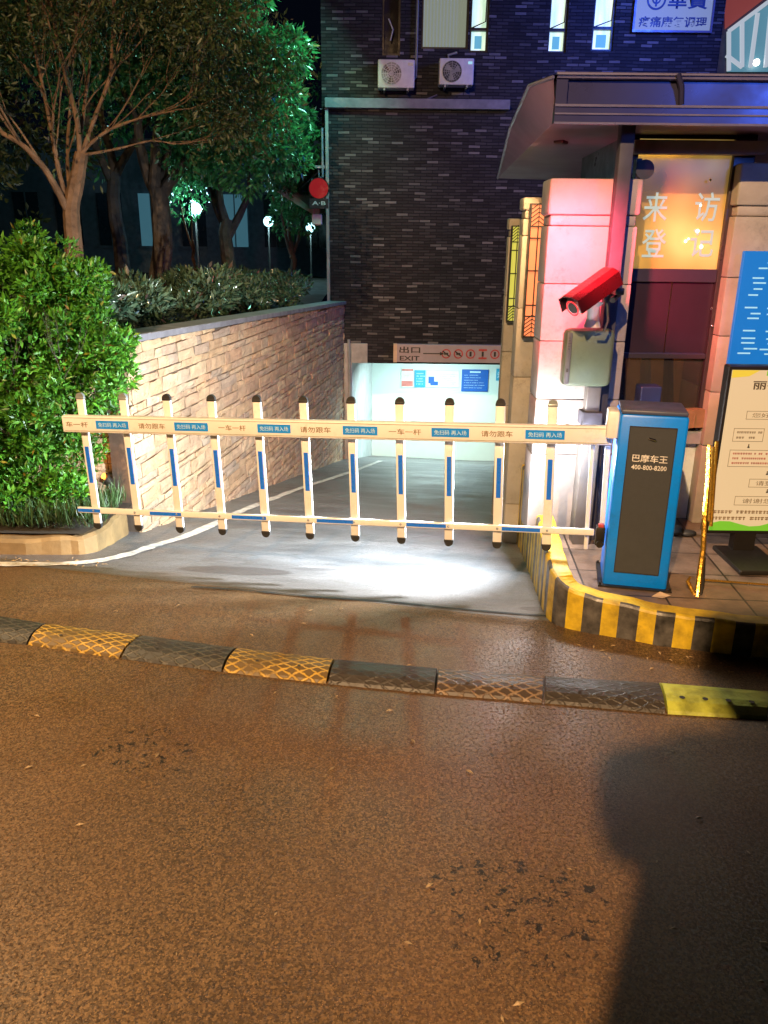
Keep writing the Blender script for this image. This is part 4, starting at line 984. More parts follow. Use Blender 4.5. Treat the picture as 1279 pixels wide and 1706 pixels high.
# blue notice board
a = P(1240, 418, 5.12); b_ = P(1212, 608, 5.12); bx_ = (a.x+b_.x)/2
t_ = thing('notice_board', 'bright blue notice board with rows of pale print on the right pillar', 'sign', (bx_, 5.12, b_.z))
mb = MB(); mb.rbox((bx_+.4, 5.135, (a.z+b_.z)/2), (.8, .03, a.z-b_.z), .006); mb.build('board', 'board_blue', t_)
text('lettering', '重庆江北区', (bx_+.29, 5.12, a.z-.05), .28, .045, 'board_line', t_)
mb = MB(); rr = random.Random(8); z = a.z-.10
while z > b_.z+.05:
    if rr.random() < .75: mb.box((bx_+.06+rr.uniform(0, .04)+.03, 5.116, z), (rr.uniform(.05, .09), .002, .009))
    mb.box((bx_+.27+rr.uniform(0, .02), 5.116, z-.004), (rr.uniform(.10, .17), .002, .009)); z -= .036*rr.choice((.8, 1, 1.3))
mb.build('print', 'board_line', t_)

# backlit information board on a stand
IY = 4.62; a = P(1203, 616, IY); b_ = P(1190, 883, IY); ix = (a.x+b_.x)/2+.01
t_ = thing('information_board', 'backlit cream information board with green bands on a black stand', 'sign', (ix+.4, 4.5, .17))
hz = a.z-b_.z; cz = (a.z+b_.z)/2
mb = MB(); mb.rbox((ix+.43, IY+.04, cz), (.90, .075, hz+.05), .008); mb.build('frame', 'dark_metal', t_)
mb = MB(); mb.bx(ix, ix+.86, IY-.003, IY+.0, b_.z, a.z); pn = mb.build('light_panel', 'bd_paper', t_)
mb = MB(); n = 14
vs = []
for i in range(n+1):
    x = ix+.86*i/n; vs += [(x, IY-.005, b_.z), (x, IY-.005, b_.z+.045+.018*math.sin(i*1.1))]
mb.add(vs, [(2*i, 2*i+2, 2*i+3, 2*i+1) for i in range(n)]); mb.build('green_band', 'bd_green', pn)
mb = MB(); mb.bx(ix+.2, ix+.86, IY-.006, IY-.005, a.z-.03, a.z-.004); mb.build('green_band', 'bd_green', pn)
mb = MB(); mb.add([(ix, IY-.0055, a.z), (ix+.16, IY-.0055, a.z), (ix+.10, IY-.0055, a.z-.035), (ix, IY-.0055, a.z-.045)], [(0, 1, 2, 3)]); mb.build('yellow_band', 'bd_yellow', pn)
text('lettering', '丽香紫园小区', (ix+.38, IY-.003, a.z-.085), .50, .052, 'bd_text', pn)
def fbox(x0, x1, z0, z1, red=False, txt=None):
    mb = MB(); t0 = .0025
    for q in ((x0, x1, z0, z0+t0), (x0, x1, z1-t0, z1), (x0, x0+t0, z0, z1), (x1-t0, x1, z0, z1)): mb.bx(q[0], q[1], IY-.0062, IY-.005, q[2], q[3])
    mb.build('box_outline', 'bd_text2', pn)
    if txt:
        text('lettering', txt, ((x0+x1)/2, IY-.004, (z0+z1)/2), (x1-x0)*.8, min(.03, (z1-z0)*.55), 'bd_text2', pn, bold=.0)
    else:
        mb = MB(); n_ = max(1, int((z1-z0)/.03)); lines(mb, x0+.02, x1-.02, z0+.008, z1-.008, n_, IY-.006, .38, random.Random(int(z0*999))); mb.build('print', 'bd_red' if red else 'bd_text2', pn)
za = lambda py: P(1215, py, IY).z
fbox(ix+.24, ix+.5, za(671), za(655), txt='欢迎光临'); fbox(ix+.12, ix+.45, za(698), za(684), txt='您好，请问'); fbox(ix+.06, ix+.24, za(735), za(713)); fbox(ix+.28, ix+.6, za(735), za(713))
fbox(ix+.055, ix+.6, za(777), za(749), True); fbox(ix+.2, ix+.6, za(811), za(797), txt='请登记后通行'); fbox(ix+.13, ix+.6, za(841), za(826), txt='谢谢您的配合')
mb = MB(); lines(mb, ix+.01, ix+.8, za(868), za(847), 2, IY-.006, .5); mb.build('print', 'bd_text2', pn)
mb = MB()
for px, py in ((1247, 743), (1278, 788), (1278, 818)): q = P(px, py, IY-.006); mb.box(q, (.006, .002, .022)); mb.box(q+Vector((0, 0, -.008)), (.013, .002, .008))
mb.build('arrow', 'bd_text', pn)
for dx in (.17, .62):
    mb = MB(); mb.bx(ix+dx, ix+dx+.13, IY+.0, IY+.07, .19, b_.z-.02); mb.build('leg', 'dark_metal', t_)
    mb = MB(); mb.rbox((ix+dx+.05, 4.5, .185), (.28, .42, .03), .008); mb.build('foot', 'dark_metal', t_)
# brass edge strip and leaning brass post
q0, q1 = P(1187, 742, 4.52), P(1163, 1000, 4.0)
p_ = lambda px, py, Y: P(px, py, Y)
t_ = thing('metal_post', 'dented golden metal post leaning between the blue cabinet and the information board', 'post', (q1.x, 4.0, .17))
mb = MB(); mb.tube([p_(1181, 742, 4.45), p_(1179, 800, 4.38), p_(1174, 860, 4.27), p_(1171, 915, 4.16), p_(1165, 960, 4.06), p_(1161, 996, 4.0)], [.012, .014, .016, .015, .017, .014], 8); mb.build('post', 'brass', t_, True)
mb = MB(); mb.tube([p_(1161, 998, 4.0), p_(1145, 968, 4.08), p_(1150, 962, 4.10)], [.012, .010, .008], 7); mb.build('bent_foot', 'brass', t_, True)
mb = MB(); mb.tube([p_(1167, 930, 4.15), p_(1164, 970, 4.05), p_(1160, 1000, 4.0)], [.014, .018, .014], 6); mb.v = [(v_[0]+.018, v_[1]+.01, v_[2]) for v_ in mb.v]; mb.build('back_flange', 'dark_metal', t_, True)
t_ = thing('metal_post', 'pair of short golden tubes fixed to the left side of the information board', 'post', P(1190, 880, 4.56))
mb = MB(); mb.tube([p_(1194, 735, 4.56), p_(1184, 876, 4.56)], .012, 8); mb.tube([p_(1188, 745, 4.54), p_(1181, 868, 4.54)], .010, 8); mb.build('tube', 'brass', t_, True)
mb = MB(); mb.tube([G(1172, 966, .19), G(1279, 974, .19), G(1500, 986, .19)], .006, 6); tag(mb.build('floor_rail', 'brass'), 'thin metal rail lying across the paving under the information board', 'rail')
# black scooter stand detail behind cabinet: shoe-like object
q = G(1130, 892, .17)
mb = MB(); mb.ball(q+Vector((-.03, 0, .04)), .06, 12, 8, (1, 1.0, .6)); mb.ball(q+Vector((.05, -.02, .025)), .05, 12, 8, (1.2, .7, .45)); tag(mb.build('shoe', 'black_rubber', None, True), 'black shoe on the paving behind the blue cabinet', 'shoe')
# computer monitor seen above the cabinet
q = P(1078, 668, 4.95)
t_ = thing('payment_terminal', 'dark navy terminal standing behind the top of the blue cabinet', 'terminal', q)
M['navy'] = mat('navy', (.012, .02, .055), .4)
mb = MB(); mb.rbox(q+Vector((0, 0, -.3)), (.13, .12, .80), .008); mb.build('body', 'navy', t_); mb = MB(); mb.rbox(q+Vector((.10, .02, -.5)), (.06, .1, .38), .008); mb.build('side_unit', 'navy', t_)

# ================================================================== barrier gate
BL, BR = Vector((-1.986, 4.85, .903)), Vector((1.237, 4.25, 1.006))
bt = thing('barrier_gate', 'closed white picket boom barrier with blue strips and a blue cabinet at its right end', 'barrier', (1.39, 4.2, .17))
e = (BR-BL).normalized(); nrm = Vector((e.y, -e.x, 0)).normalized()   # towards the camera
if nrm.y > 0: nrm = -nrm
ub = e.cross(nrm)*-1
if ub.z < 0: ub = -ub
pk = [127+1, 201, 275, 350, 428, 507, 586, 668, 749, 834, 920]
s0, sp = .112, .2845
def s_of(px):
    for i in range(10):
        if px <= pk[i+1] or i == 9:
            return s0+sp*(i+(px-pk[i])/(pk[i+1]-pk[i]))
LB = (BR-BL).length
def bp(s_, h, d=0.): return BL+e*s_+ub*h+nrm*d
mb = MB(); mb.rbox(bp(LB/2, 0, .0), (.05, .104, LB), .008, X=nrm, Y=ub, Z=e); beam = mb.build('boom_beam', 'boom_paint', bt, True)
mb = MB(); mb.box(bp(LB/2, .040, .0253), (LB-.03, .0012, .003), X=e, Y=nrm, Z=ub); mb.box(bp(LB/2, -.040, .0253), (LB-.03, .0012, .003), X=e, Y=nrm, Z=ub); mb.build('groove_line', 'ac_grille', beam)
for a, b_ in ((158, 213), (291, 347), (432, 488), (575, 633), (722, 784), (877, 941)):
    sa, sb = s_of(a), s_of(b_)
    mb = MB(); mb.box(bp((sa+sb)/2, .001, .0262), (sb-sa, .002, .050), X=e, Y=nrm, Z=ub); st_o = mb.build('sticker', 'sticker_blue', beam)
    text('lettering', '免扫码 再入场', bp((sa+sb)/2, .001, .0275), (sb-sa)*.86, .028, 'sticker_text', st_o, X=e, Z=ub, bold=.006, off=.0012)
for a, b_, tx in ((106, 144, '车一杆'), (230, 275, '请勿跟车'), (365, 412, '一车一杆'), (504, 555, '请勿跟车'), (652, 705, '一车一杆'), (804, 856, '请勿跟车')):
    sa, sb = s_of(a), s_of(b_); text('lettering', tx, bp((sa+sb)/2, .0, .0255), (sb-sa), .034, 'gold_text', beam, X=e, Z=ub, bold=.006, off=.001)
ht, hb = .150, -.665; RH = -.567
for i in range(11):
    s_ = s0+sp*i
    mb = MB(); mb.rbox(bp(s_, (ht+hb)/2, -.035), (.052, .018, ht-hb), .006, X=e, Y=nrm, Z=ub); pko = mb.build('picket', 'boom_paint', bt, True)
    for sg, h in ((1, ht), (-1, hb)):
        mb = MB(); c_ = bp(s_, h, -.035)
        mb.rbox(c_+ub*sg*.003, (.056, .024, .016), .004, X=e, Y=nrm, Z=ub)
        pr_ = [c_+ub*sg*.010+e*(.026*math.cos(math.pi*k_/10))+ub*sg*(.026*math.sin(math.pi*k_/10))+nrm*.011 for k_ in range(11)]
        mb.prism(pr_, -nrm*.022); mb.build('cap', 'silver_cap' if (sg > 0 and i in (0, 1, 10)) else 'black_rubber', pko, True)
    mb = MB(); fh = (ht-hb); mb.box(bp(s_, ht-fh*.515, -.0250), (.026, .002, fh*.29), X=e, Y=nrm, Z=ub); mb.build('reflective_strip', 'blue_strip', pko)
r1 = LB-.06
mb = MB(); mb.rbox(bp(r1/2+.0, RH, -.012), (.020, .038, r1), .005, X=nrm, Y=ub, Z=e); rail = mb.build('lower_rail', 'boom_paint', bt, True)
for a, b_ in ((125.5, 140), (228, 283), (372, 433), (522, 585), (678, 745), (842, 908)):
    sa, sb = (s_of(a) if a > 127 else .004), s_of(b_)
    mb = MB(); mb.box(bp((sa+sb)/2, RH, -.0012), (sb-sa, .002, .022), X=e, Y=nrm, Z=ub); mb.build('reflective_strip', 'blue_strip', rail)
for i in range(11):
    mb = MB(); mb.ball(bp(s0+sp*i, RH, -.002), .0075, 10, 6); mb.build('bolt', 'silver_shell', rail, True)
sr_ = s_of(988)
mb = MB(); mb.rbox(bp(sr_, (-.03+hb-.02)/2, -.045), (.024, .014, .655), .004, X=e, Y=nrm, Z=ub); mb.build('end_rod', 'white_paint', bt, True)
mb = MB(); mb.rbox(bp(s_of(1013), -.32, -.04), (.03, .014, .5), .004, X=e, Y=nrm, Z=ub); mb.build('end_rod', 'white_paint', bt, True)
# cabinet
c0, c1 = G(1003, 975, .17), G(1110, 985, .17); ce = (c1-c0); cw = ce.length; ce.normalize(); cn = Vector((-ce.y, ce.x, 0))
zt_ = P(1032, 692, 4.1).z; chh = zt_-.17; dp = .30; cc = c0+ce*cw/2+cn*dp/2
mb = MB(); mb.rbox(cc+Vector((0, 0, chh/2)), (cw, dp, chh), .014, X=ce, Y=cn); cab = mb.build('cabinet', 'cab_blue', bt, True)
mb = MB(); mb.rbox(cc+Vector((0, 0, chh+.012)), (cw-.012, dp-.012, .022), .006, X=ce, Y=cn); mb.build('lid', 'cab_top', cab, True)
fc = c0+ce*cw/2
mb = MB(); mb.box(fc-cn*.0+Vector((0, 0, chh*.515)), (cw*.68, .006, chh*.845), X=ce, Y=cn); pnl = mb.build('front_panel', 'cab_grey', cab)
mb = MB(); w2, h2 = cw*.34, chh*.4225; zc_ = chh*.515
for dx, dz, wx, wz in ((-w2, 0, .005, 2*h2), (w2, 0, .005, 2*h2), (0, h2, 2*w2+.005, .005), (0, -h2, 2*w2+.005, .005)):
    mb.box(fc-cn*.0035+ce*dx+Vector((0, 0, zc_+dz)), (wx, .003, wz), X=ce, Y=cn)
mb.build('panel_seam', 'black_rubber', cab)
text('lettering', '巴摩车王', fc+Vector((0, 0, chh*.765)), cw*.52, .043, 'cab_white', pnl, X=ce, Z=(0, 0, 1), bold=.012, off=.0045)
text('lettering', '400-800-8200', fc+Vector((0, 0, chh*.715)), cw*.52, .026, 'cab_white', pnl, X=ce, Z=(0, 0, 1), bold=.012, off=.0045)
mb = MB(); q = fc+Vector((.0, 0, chh*.87))-cn*.007; mb.tube([q-ce*.02+Vector((0, 0, .008)), q+ce*.012, q+ce*.02-Vector((0, 0, .006))], [.006, .007, .004], 6); mb.build('lock', 'chrome', pnl, True)
mb = MB()
hq = c0-ce*.035+cn*.08
mb.rbox(hq+Vector((0, 0, .27)), (.05, .06, .11), .006, X=ce, Y=cn); mb.tube([hq-cn*.05+Vector((0, 0, .23)), hq+cn*.02+Vector((0, 0, .23))], .02, 10); mb.build('hinge', 'dark_metal', bt, True)
mb = MB(); mb.rbox(hq-cn*.02+Vector((0, 0, .335)), (.03, .03, .02), .004, X=ce, Y=cn); mb.build('red_marker', 'sign_red', bt)
mb = MB(); mb.rbox(c0-ce*.03+cn*.10+Vector((0, 0, chh*.93)), (.06, .14, .15), .01, X=ce, Y=cn); mb.build('boom_clamp', 'white_paint', bt, True)
mb = MB(); mb.box(cc+Vector((0, 0, .004)), (cw+.05, dp+.05, .012), X=ce, Y=cn)
for a in (-1, 1):
    for b2 in (-1, 1): mb.tube([cc+ce*a*(cw/2+.015)+cn*b2*(dp/2+.012), cc+ce*a*(cw/2+.015)+cn*b2*(dp/2+.012)+Vector((0, 0, .025))], .007, 6)
mb.build('base_plate', 'dark_metal', bt)

# ================================================================== card reader column with camera
py_ = 4.76; pc = G(968, 908, .17); X_ = pc.x+.0
t_ = thing('card_reader_post', 'grey square column carrying an olive grey card reader box, behind the boom', 'card reader', (X_, pc.y+.05, .17))
Yc = pc.y+.06
z1_ = P(974, 707, Yc).z; z2_ = P(974, 686, Yc).z; z3_ = P(976, 645, Yc).z; z4_ = P(976, 550, Yc).z
mb = MB(); mb.rbox((X_, Yc, (.17+z1_)/2), (.112, .11, z1_-.17), .008); mb.build('column', 'steel_grey', t_, True)
mb = MB(); mb.rbox((X_-.005, Yc, (z1_+z2_)/2+.004), (.128, .13, z2_-z1_+.01), .01); mb.build('collar', 'post_grey', t_, True)
mb = MB(); mb.rbox((X_-.005, Yc, (z2_+z3_)/2+.03), (.085, .08, z3_-z2_+.07), .006); mb.build('neck', 'steel_grey', t_, True)
a = P(933, 645, Yc-.09); b_ = P(1024, 550, Yc-.09); bw = b_.x-a.x
mb = MB(); mb.rbox(((a.x+b_.x)/2+.015, Yc-.02, (a.z+b_.z)/2), (.12, bw, b_.z-a.z), .03, X=(0, 1, 0), Y=(1, 0, 0)); rb = mb.build('reader_box', 'box_olive', t_, True)
for s_ in (0,):
    mb = MB(); mb.rbox((a.x+.034, Yc-.083, (a.z+b_.z)/2), (.03, .012, (b_.z-a.z)*.90), .005); mb.build('side_strip', 'steel_grey', rb, True)
    mb = MB(); mb.bx(a.x+.028, a.x+.040, Yc-.0905, Yc-.089, a.z+.09, a.z+.11); lines(mb, a.x+.027, a.x+.041, b_.z-.12, b_.z-.04, 5, Yc-.0898); mb.build('marking', 'dark_text', rb)
# surveillance camera on its bracket
c_ = P(990, 492, 4.60)
t_ = thing('plate_camera', 'red-lit surveillance camera on a clear bracket above the olive card reader box', 'camera', P(985, 548, 4.72))
ax = (P(944, 521, 4.50)-P(1027, 461, 4.68)).normalized(); sd = ax.cross(Vector((0, 0, 1))).normalized(); upv = sd.cross(ax).normalized()
if upv.z < 0: upv = -upv
L0 = (P(944, 521, 4.50)-P(1027, 461, 4.68)).length
cc_ = (P(944, 521, 4.50)+P(1027, 461, 4.68))/2
mb = MB(); mb.rbox(cc_+upv*.002, (.118, .082, L0*.74), .02, X=sd, Y=upv, Z=ax); mb.build('housing', 'silver_shell', t_, True)
mb = MB()
hv = []
for f_ in (-.40, .42):
    for a_, b2 in ((-.07, -.015), (-.066, .045), (-.03, .06), (.03, .06), (.066, .045), (.07, -.015)): hv.append(cc_+ax*L0*f_+sd*a_*1.15+upv*(b2*1.3))
mb.add(hv, [(k_, k_+1, k_+7, k_+6) for k_ in range(5)]+[(0, 1, 2, 3, 4, 5)]); o = mb.build('sun_hood', 'red_shell', t_)
sm = o.modifiers.new('thickness', 'SOLIDIFY'); sm.thickness = .006
mb = MB(); mb.tube([cc_+ax*L0*.37, cc_+ax*L0*.385], .032, 18); mb.build('lens', 'dark_glass', t_, True)
mb = MB(); mb.disc(cc_+ax*L0*.388, .046, sd, upv, 20, .036); mb.build('red_led_ring', 'red_glow', t_)
m, tt, b = nodes('clear_plastic'); b.inputs['Base Color'].default_value = (.75, .72, .72, 1); b.inputs['Transmission Weight'].default_value = .6; b.inputs['Roughness'].default_value = .12; M['clear'] = m
pb = P(986, 545, 4.70); pj = P(992, 500, 4.66)
mb = MB(); mb.tube([pb, pb+Vector((0, 0, .05)), pj-Vector((.01, 0, .03)), pj], [.05, .036, .036, .05], 16); mb.build('bracket', 'clear', t_, True)
mb = MB(); mb.ball(P(996, 492, 4.64), .028, 12, 8, (1.4, 1, .8)); mb.build('joint', 'black_rubber', t_, True)
mb = MB(); mb.tube([P(1008, 495, 4.62), P(1012, 510, 4.60), P(1013, 535, 4.60), P(1006, 552, 4.62), P(992, 553, 4.63)], .008, 8); mb.build('cable', 'black_rubber', t_, True)
mb = MB(); mb.rbox(P(1029, 485, 4.78), (.05, .10, .04), .006); mb.tube([P(1020, 500, 4.74), P(1032, 488, 4.82)], .018, 8); mb.build('wall_arm', 'dark_metal', t_, True)
# flood lamp under the boom
q = Vector((.985, 4.66, .93))
t_ = thing('floodlight', 'small grey-green floodlight just below the boom in front of the broad pillar, lighting the ramp', 'lamp', q)
dv = Vector((-.75, .25, -.62)).normalized(); sx_ = dv.cross(Vector((0, 0, 1))).normalized(); uv_ = sx_.cross(dv)
mb = MB(); mb.rbox(q+Vector((0, 0, .0)), (.07, .05, .04), .006, X=sx_, Y=uv_, Z=dv); mb.build('head', 'box_olive', t_, True)
mb = MB(); mb.rbox(q+dv*.022, (.055, .036, .004), .001, X=sx_, Y=uv_, Z=dv); mb.build('lens', glow('flood_lens', (.95, 1, 1), 30), t_)
mb = MB(); mb.tube([q, q+Vector((.10, -.0, .04)), Vector((X_-.03, Yc, z1_-.05))], .008, 6); mb.build('bracket', 'steel_grey', t_, True)

# ================================================================== plants
rng = np.random.default_rng(5)
# big shrub at the left edge
t_ = thing('shrub', 'big bright green shrub behind the kerb at the left edge', 'shrub', (-2.75, 5.75, .1))
cs = []; rs = []; r2 = random.Random(11)
for px, py, r_, y_ in ((20, 470, .42, 5.9), (90, 490, .36, 5.8), (-60, 520, .5, 5.9), (135, 560, .34, 5.75), (50, 590, .48, 5.7), (150, 640, .30, 5.7), (100, 690, .34, 5.6), (20, 720, .42, 5.6), (60, 800, .30, 5.5), (130, 760, .20, 5.6), (-60, 700, .5, 5.7), (0, 820, .28, 5.45), (-80, 820, .35, 5.45), (60, 440, .22, 5.9), (165, 590, .22, 5.8), (110, 820, .16, 5.45)):
    p0 = P(px, py, y_); cs.append(tuple(p0)); rs.append(r_*.72)
    for k_ in range(11):
        d = Vector((r2.gauss(0, 1), r2.gauss(0, 1), r2.gauss(0, 1))).normalized()*r_*.9; cs.append(tuple(p0+d)); rs.append(r_*r2.uniform(.16, .34))
pos, nr = clumps(rng, cs, rs, 62000); msk = pos[:, 2] > .12
sh = leaves('foliage', pos[msk], nr[msk]+np.array([0, 0, .5]), .048, 'leaf_shrub', t_, rng, .36, .1, .7)
mb = MB(); tips = []; rb_ = random.Random(2)
for k_ in range(9): branch(mb, (-2.75+rb_.uniform(-.35, .35), 5.7+rb_.uniform(-.1, .2), .08), (rb_.uniform(-.4, .4), rb_.uniform(-.2, .2), 1), .6, .022, 3, rb_, tips, .5, .3)
mb.build('stems', 'bark_dark', t_)
# grass at the kerb
n = 5000; gx = rng.uniform(-4.2, -1.95, n); gy = rng.uniform(5.14, 5.75, n)
gp = np.stack([gx, gy, np.full(n, .10)], 1); gn = np.tile([0, -.15, 1.6], (n, 1))
g_ = leaves('grass', gp, gn, .15, 'grass', None, rng, .06, .0, .45); tag(g_, 'dark grass blades hanging over the left kerb under the shrub', 'grass', kind='stuff')
# hedge over the coping
t_ = thing('hedge', 'glossy broad-leaved hedge growing along the top of the stone ramp wall', 'hedge', WN-WNRM*.7+Vector((0, 0, 1)))
cs = []; rs = []
for k_ in range(95):
    s_ = r2.uniform(-.3, LW-.2); d_ = r2.uniform(.42, 1.5); q = WN+WE*s_-WNRM*d_; cs.append((q.x, q.y, cop_z(max(0, s_))+.10+r2.uniform(0, .22)+.05*math.sin(s_*2))); rs.append(r2.uniform(.16, .26))
pos, nr = clumps(rng, cs, rs, 24000, .9)
leaves('foliage', pos, nr+np.array([0, 0, .5]), .085, 'leaf_hedge', t_, rng, .32, .0, .75)
mb = MB(); tips = []
for k_ in range(16):
    q = WN+WE*(k_*.5)-WNRM*.8; branch(mb, (q.x, q.y, .9), (0, 0, 1), .22, .012, 2, rb_, tips, .6, .2)
mb.build('stems', 'bark_dark', t_)
# orange garden lamp in the bed
q = P(182, 800, 5.9)
t_ = thing('garden_spotlight', 'small orange garden spotlight glowing in the dark gap left of the stone wall corner', 'lamp', Vector((q.x, q.y, .13)))
mb = MB(); mb.tube([q+Vector((0, 0, -.02)), q+Vector((-.03, -.03, .03))], [.035, .045], 14); mb.tube([(q.x, q.y, .12), q], .01, 6); mb.build('head', 'dark_metal', t_, True)
mb = MB(); mb.disc(q+Vector((-.032, -.033, .034)), .034, (.7, -.7, 0), (.3, .3, .9), 16); mb.build('lens', 'orange_glow', t_)
lamp('garden_spotlight_light', 'POINT', q+Vector((-.02, -.10, .06)), 2.2, (1, .36, .06), .03)

def tree(label, base, trunk, height, seed, crown, crownr, nleaf, lsize, lmat, bmat='bark_dark', stems=1, depth=4, spread=.5, L0=1.0, lean=(0, 0), name='tree', group='trees behind the hedge', flat=1., aspect=.4, jitter=.7, nfill=40):
    t_ = thing(name, label, 'tree', base, group); rr = random.Random(seed); mb = MB(); tips = []
    b0 = Vector(base); fk = b0+Vector((lean[0], lean[1], height))
    pts = [b0.lerp(fk, i/6)+Vector((rr.gauss(0, .025), rr.gauss(0, .02), 0))*(i > 0) for i in range(7)]
    mb.tube(pts, [trunk*(1.25-.09*i) if i < 2 else trunk*(1.05-.04*i) for i in range(7)], 10)
    for k_ in range(stems):
        a = 2*math.pi*k_/stems+rr.uniform(-.4, .4); d = Vector((math.cos(a)*spread, math.sin(a)*spread*.7, 1))
        branch(mb, pts[-1]-Vector((0, 0, rr.uniform(0, .3))), d, L0, trunk*.62, depth, rr, tips, spread, .22)
    mb.build('trunk', bmat, t_, True)
    C_ = Vector(crown); cs = []; rs = []
    for q in tips: cs.append(tuple(q)); rs.append(rr.uniform(.22, .36))
    for k_ in range(nfill):
        d = Vector((rr.gauss(0, 1), rr.gauss(0, 1), rr.gauss(0, 1))).normalized()*rr.uniform(.5, 1); cs.append((C_.x+d.x*crownr[0], C_.y+d.y*crownr[1], C_.z+d.z*crownr[2])); rs.append(rr.uniform(.35, .6)*min(crownr)*.5)
    pos, nr = clumps(rng, cs, rs, nleaf, flat)
    leaves('crown', pos, nr, lsize, lmat, t_, rng, aspect, .3, jitter)
    return t_
# near tree with lit orange bark: hand-laid limbs, then twigs
t_ = thing('tree', 'nearest tree with orange-lit bare trunk and many rising thin branches at the upper left', 'tree', (-3.05, 8.2, 1.0), 'trees behind the hedge')
mb = MB(); tips = []; rr = random.Random(21); TY = 8.2
def limb(pts, r0_, r1_, kids=5, L=.7, dep=3):
    q = smoothpts([P(a, b_, y) for a, b_, y in pts], 5); n = len(q)
    k0 = 1. if r0_ > .09 else .62
    mb.tube(q, [(r0_+(r1_-r0_)*i/(n-1))*k0+rr.uniform(-.003, .003) for i in range(n)], 9)
    for k_ in range(kids):
        i = rr.randint(int(n*.35), n-1); d = (q[min(i+1, n-1)]-q[i-1]).normalized()
        branch(mb, q[i], d+Vector((rr.gauss(0, .4), rr.gauss(0, .3), .2)), L*rr.uniform(.7, 1.2), r1_*.5, dep, rr, tips, .42, .28, 4, (2, 3))
    tips.append(q[-1])
limb([(127, 500, TY), (124, 440, TY), (122, 395, TY), (119, 350, TY), (128, 300, TY), (136, 255, TY)], .098, .062, 0)
limb([(116, 360, TY), (96, 318, TY-.1), (70, 275, TY-.2), (35, 240, TY-.3), (-10, 215, TY-.3)], .060, .028, 6, .7)
limb([(117, 350, TY), (104, 310, TY), (94, 265, TY), (80, 190, TY), (60, 90, TY), (40, -20, TY)], .045, .02, 7, .7)
limb([(134, 262, TY), (150, 240, TY), (185, 215, TY), (240, 195, TY-.1), (290, 185, TY-.2)], .032, .012, 7, .55)
limb([(133, 262, TY), (128, 200, TY), (108, 120, TY), (90, 40, TY), (80, -40, TY)], .042, .02, 8, .8)
limb([(136, 258, TY), (160, 190, TY), (182, 130, TY), (187, 70, TY), (190, -20, TY)], .036, .016, 8, .8)
limb([(130, 270, TY), (140, 180, TY+.2), (150, 90, TY+.3), (140, -10, TY+.3)], .034, .016, 6, .8)
limb([(118, 330, TY), (112, 260, TY+.1), (118, 160, TY+.2), (125, 40, TY+.2)], .034, .016, 6, .8)
limb([(140, 258, TY), (195, 248, TY), (250, 235, TY), (290, 240, TY)], .022, .008, 6, .45, 2)
mb.build('trunk', 'bark', t_, True)
cs = [tuple(q) for q in tips if q.z > 2.3]; rs = [.2+.14*rr.random() for q in cs]
for k_ in range(150):
    q = P(rr.uniform(-60, 330), rr.uniform(-60, 230), 8.2+rr.uniform(-.9, .9))
    if (q-P(130, 60, 8.2)).length < 1.9: cs.append(tuple(q)); rs.append(rr.uniform(.10, .26))
pos, nr = clumps(rng, cs, rs, 52000)
leaves('crown', pos, nr, .055, 'leaf_brown', t_, rng, .3, .2, .9)

tree('large dark green tree whose dense glossy crown hangs in front of the slate building', (-3.3, 12, .95), .15, 1.7, 5, (-2.15, 12.0, 4.2), (1.15, 1.2, 1.7), 60000, .095, 'leaf_dark', stems=4, depth=3, L0=1.0, lean=(.12, 0), nfill=70)
tree('dark slender tree with a forked trunk left of the white lamps', (-4.3, 13.5, .95), .12, 2.0, 8, (-4.4, 13.5, 4.6), (1.7, 1.2, 1.6), 26000, .10, 'leaf_dark', stems=3, depth=3, L0=1.0, nfill=45)
tree('dark tree trunk standing between the first and second white lamps', (-2.75, 14.5, .95), .13, 1.35, 12, (-2.5, 14.8, 4.0), (1.2, 1.0, 1.3), 20000, .10, 'leaf_dark', stems=3, depth=3, L0=.8, nfill=30)
tree('thin pale double-stemmed young tree lit white by the nearest lamp', (-3.62, 15.6, 1.0), .035, .95, 3, (-3.5, 15.8, 3.6), (.5, .4, .4), 2500, .10, 'leaf_dark', stems=2, depth=2, L0=.8, spread=.25, nfill=10, bmat='bark')
tree('dark tree with a low black crown at the far left edge behind the shrub', (-6.3, 12.5, .95), .14, 1.2, 17, (-6.2, 12.5, 3.6), (1.8, 1.2, 2.3), 26000, .11, 'leaf_brown', stems=4, depth=3, L0=.9, nfill=50)
tree('small dark tree beside the lamp nearest the slate building', (-1.75, 15.5, .95), .06, 1.0, 31, (-1.7, 16.0, 4.6), (.7, .8, 1.2), 9000, .09, 'leaf_dark', stems=3, depth=2, L0=.7, nfill=16)

# park lamps
for px, py, Y, pw, lab in ((325, 348, 16, 75, 'glowing white globe lamp on a thin post, nearest and leftmost of the three park lamps'), (447, 369, 20, 70, 'glowing white globe lamp on a thin post, middle of the three park lamps'), (517, 379, 22, 70, 'glowing white globe lamp on a thin post, the one beside the slate building')):
    q = P(px, py, Y)
    t_ = thing('park_lamp', lab, 'lamp', Vector((q.x, Y, 1.0)), 'park lamps behind the hedge')
    mb = MB(); mb.ball(q, .12, 14, 10); mb.build('globe', 'lamp_white', t_, True)
    mb = MB(); mb.tube([(q.x, Y, .98), (q.x, Y, 1.2), q-Vector((0, 0, .09))], [.04, .022, .02], 8); mb.tube([q-Vector((0, 0, .11)), q-Vector((0, 0, .07))], [.03, .055], 10); mb.build('post', 'steel_grey', t_, True)
    lamp('park_lamp_light', 'POINT', q+Vector((0, -.16, 0)), pw, (.45, .88, 1), .08)
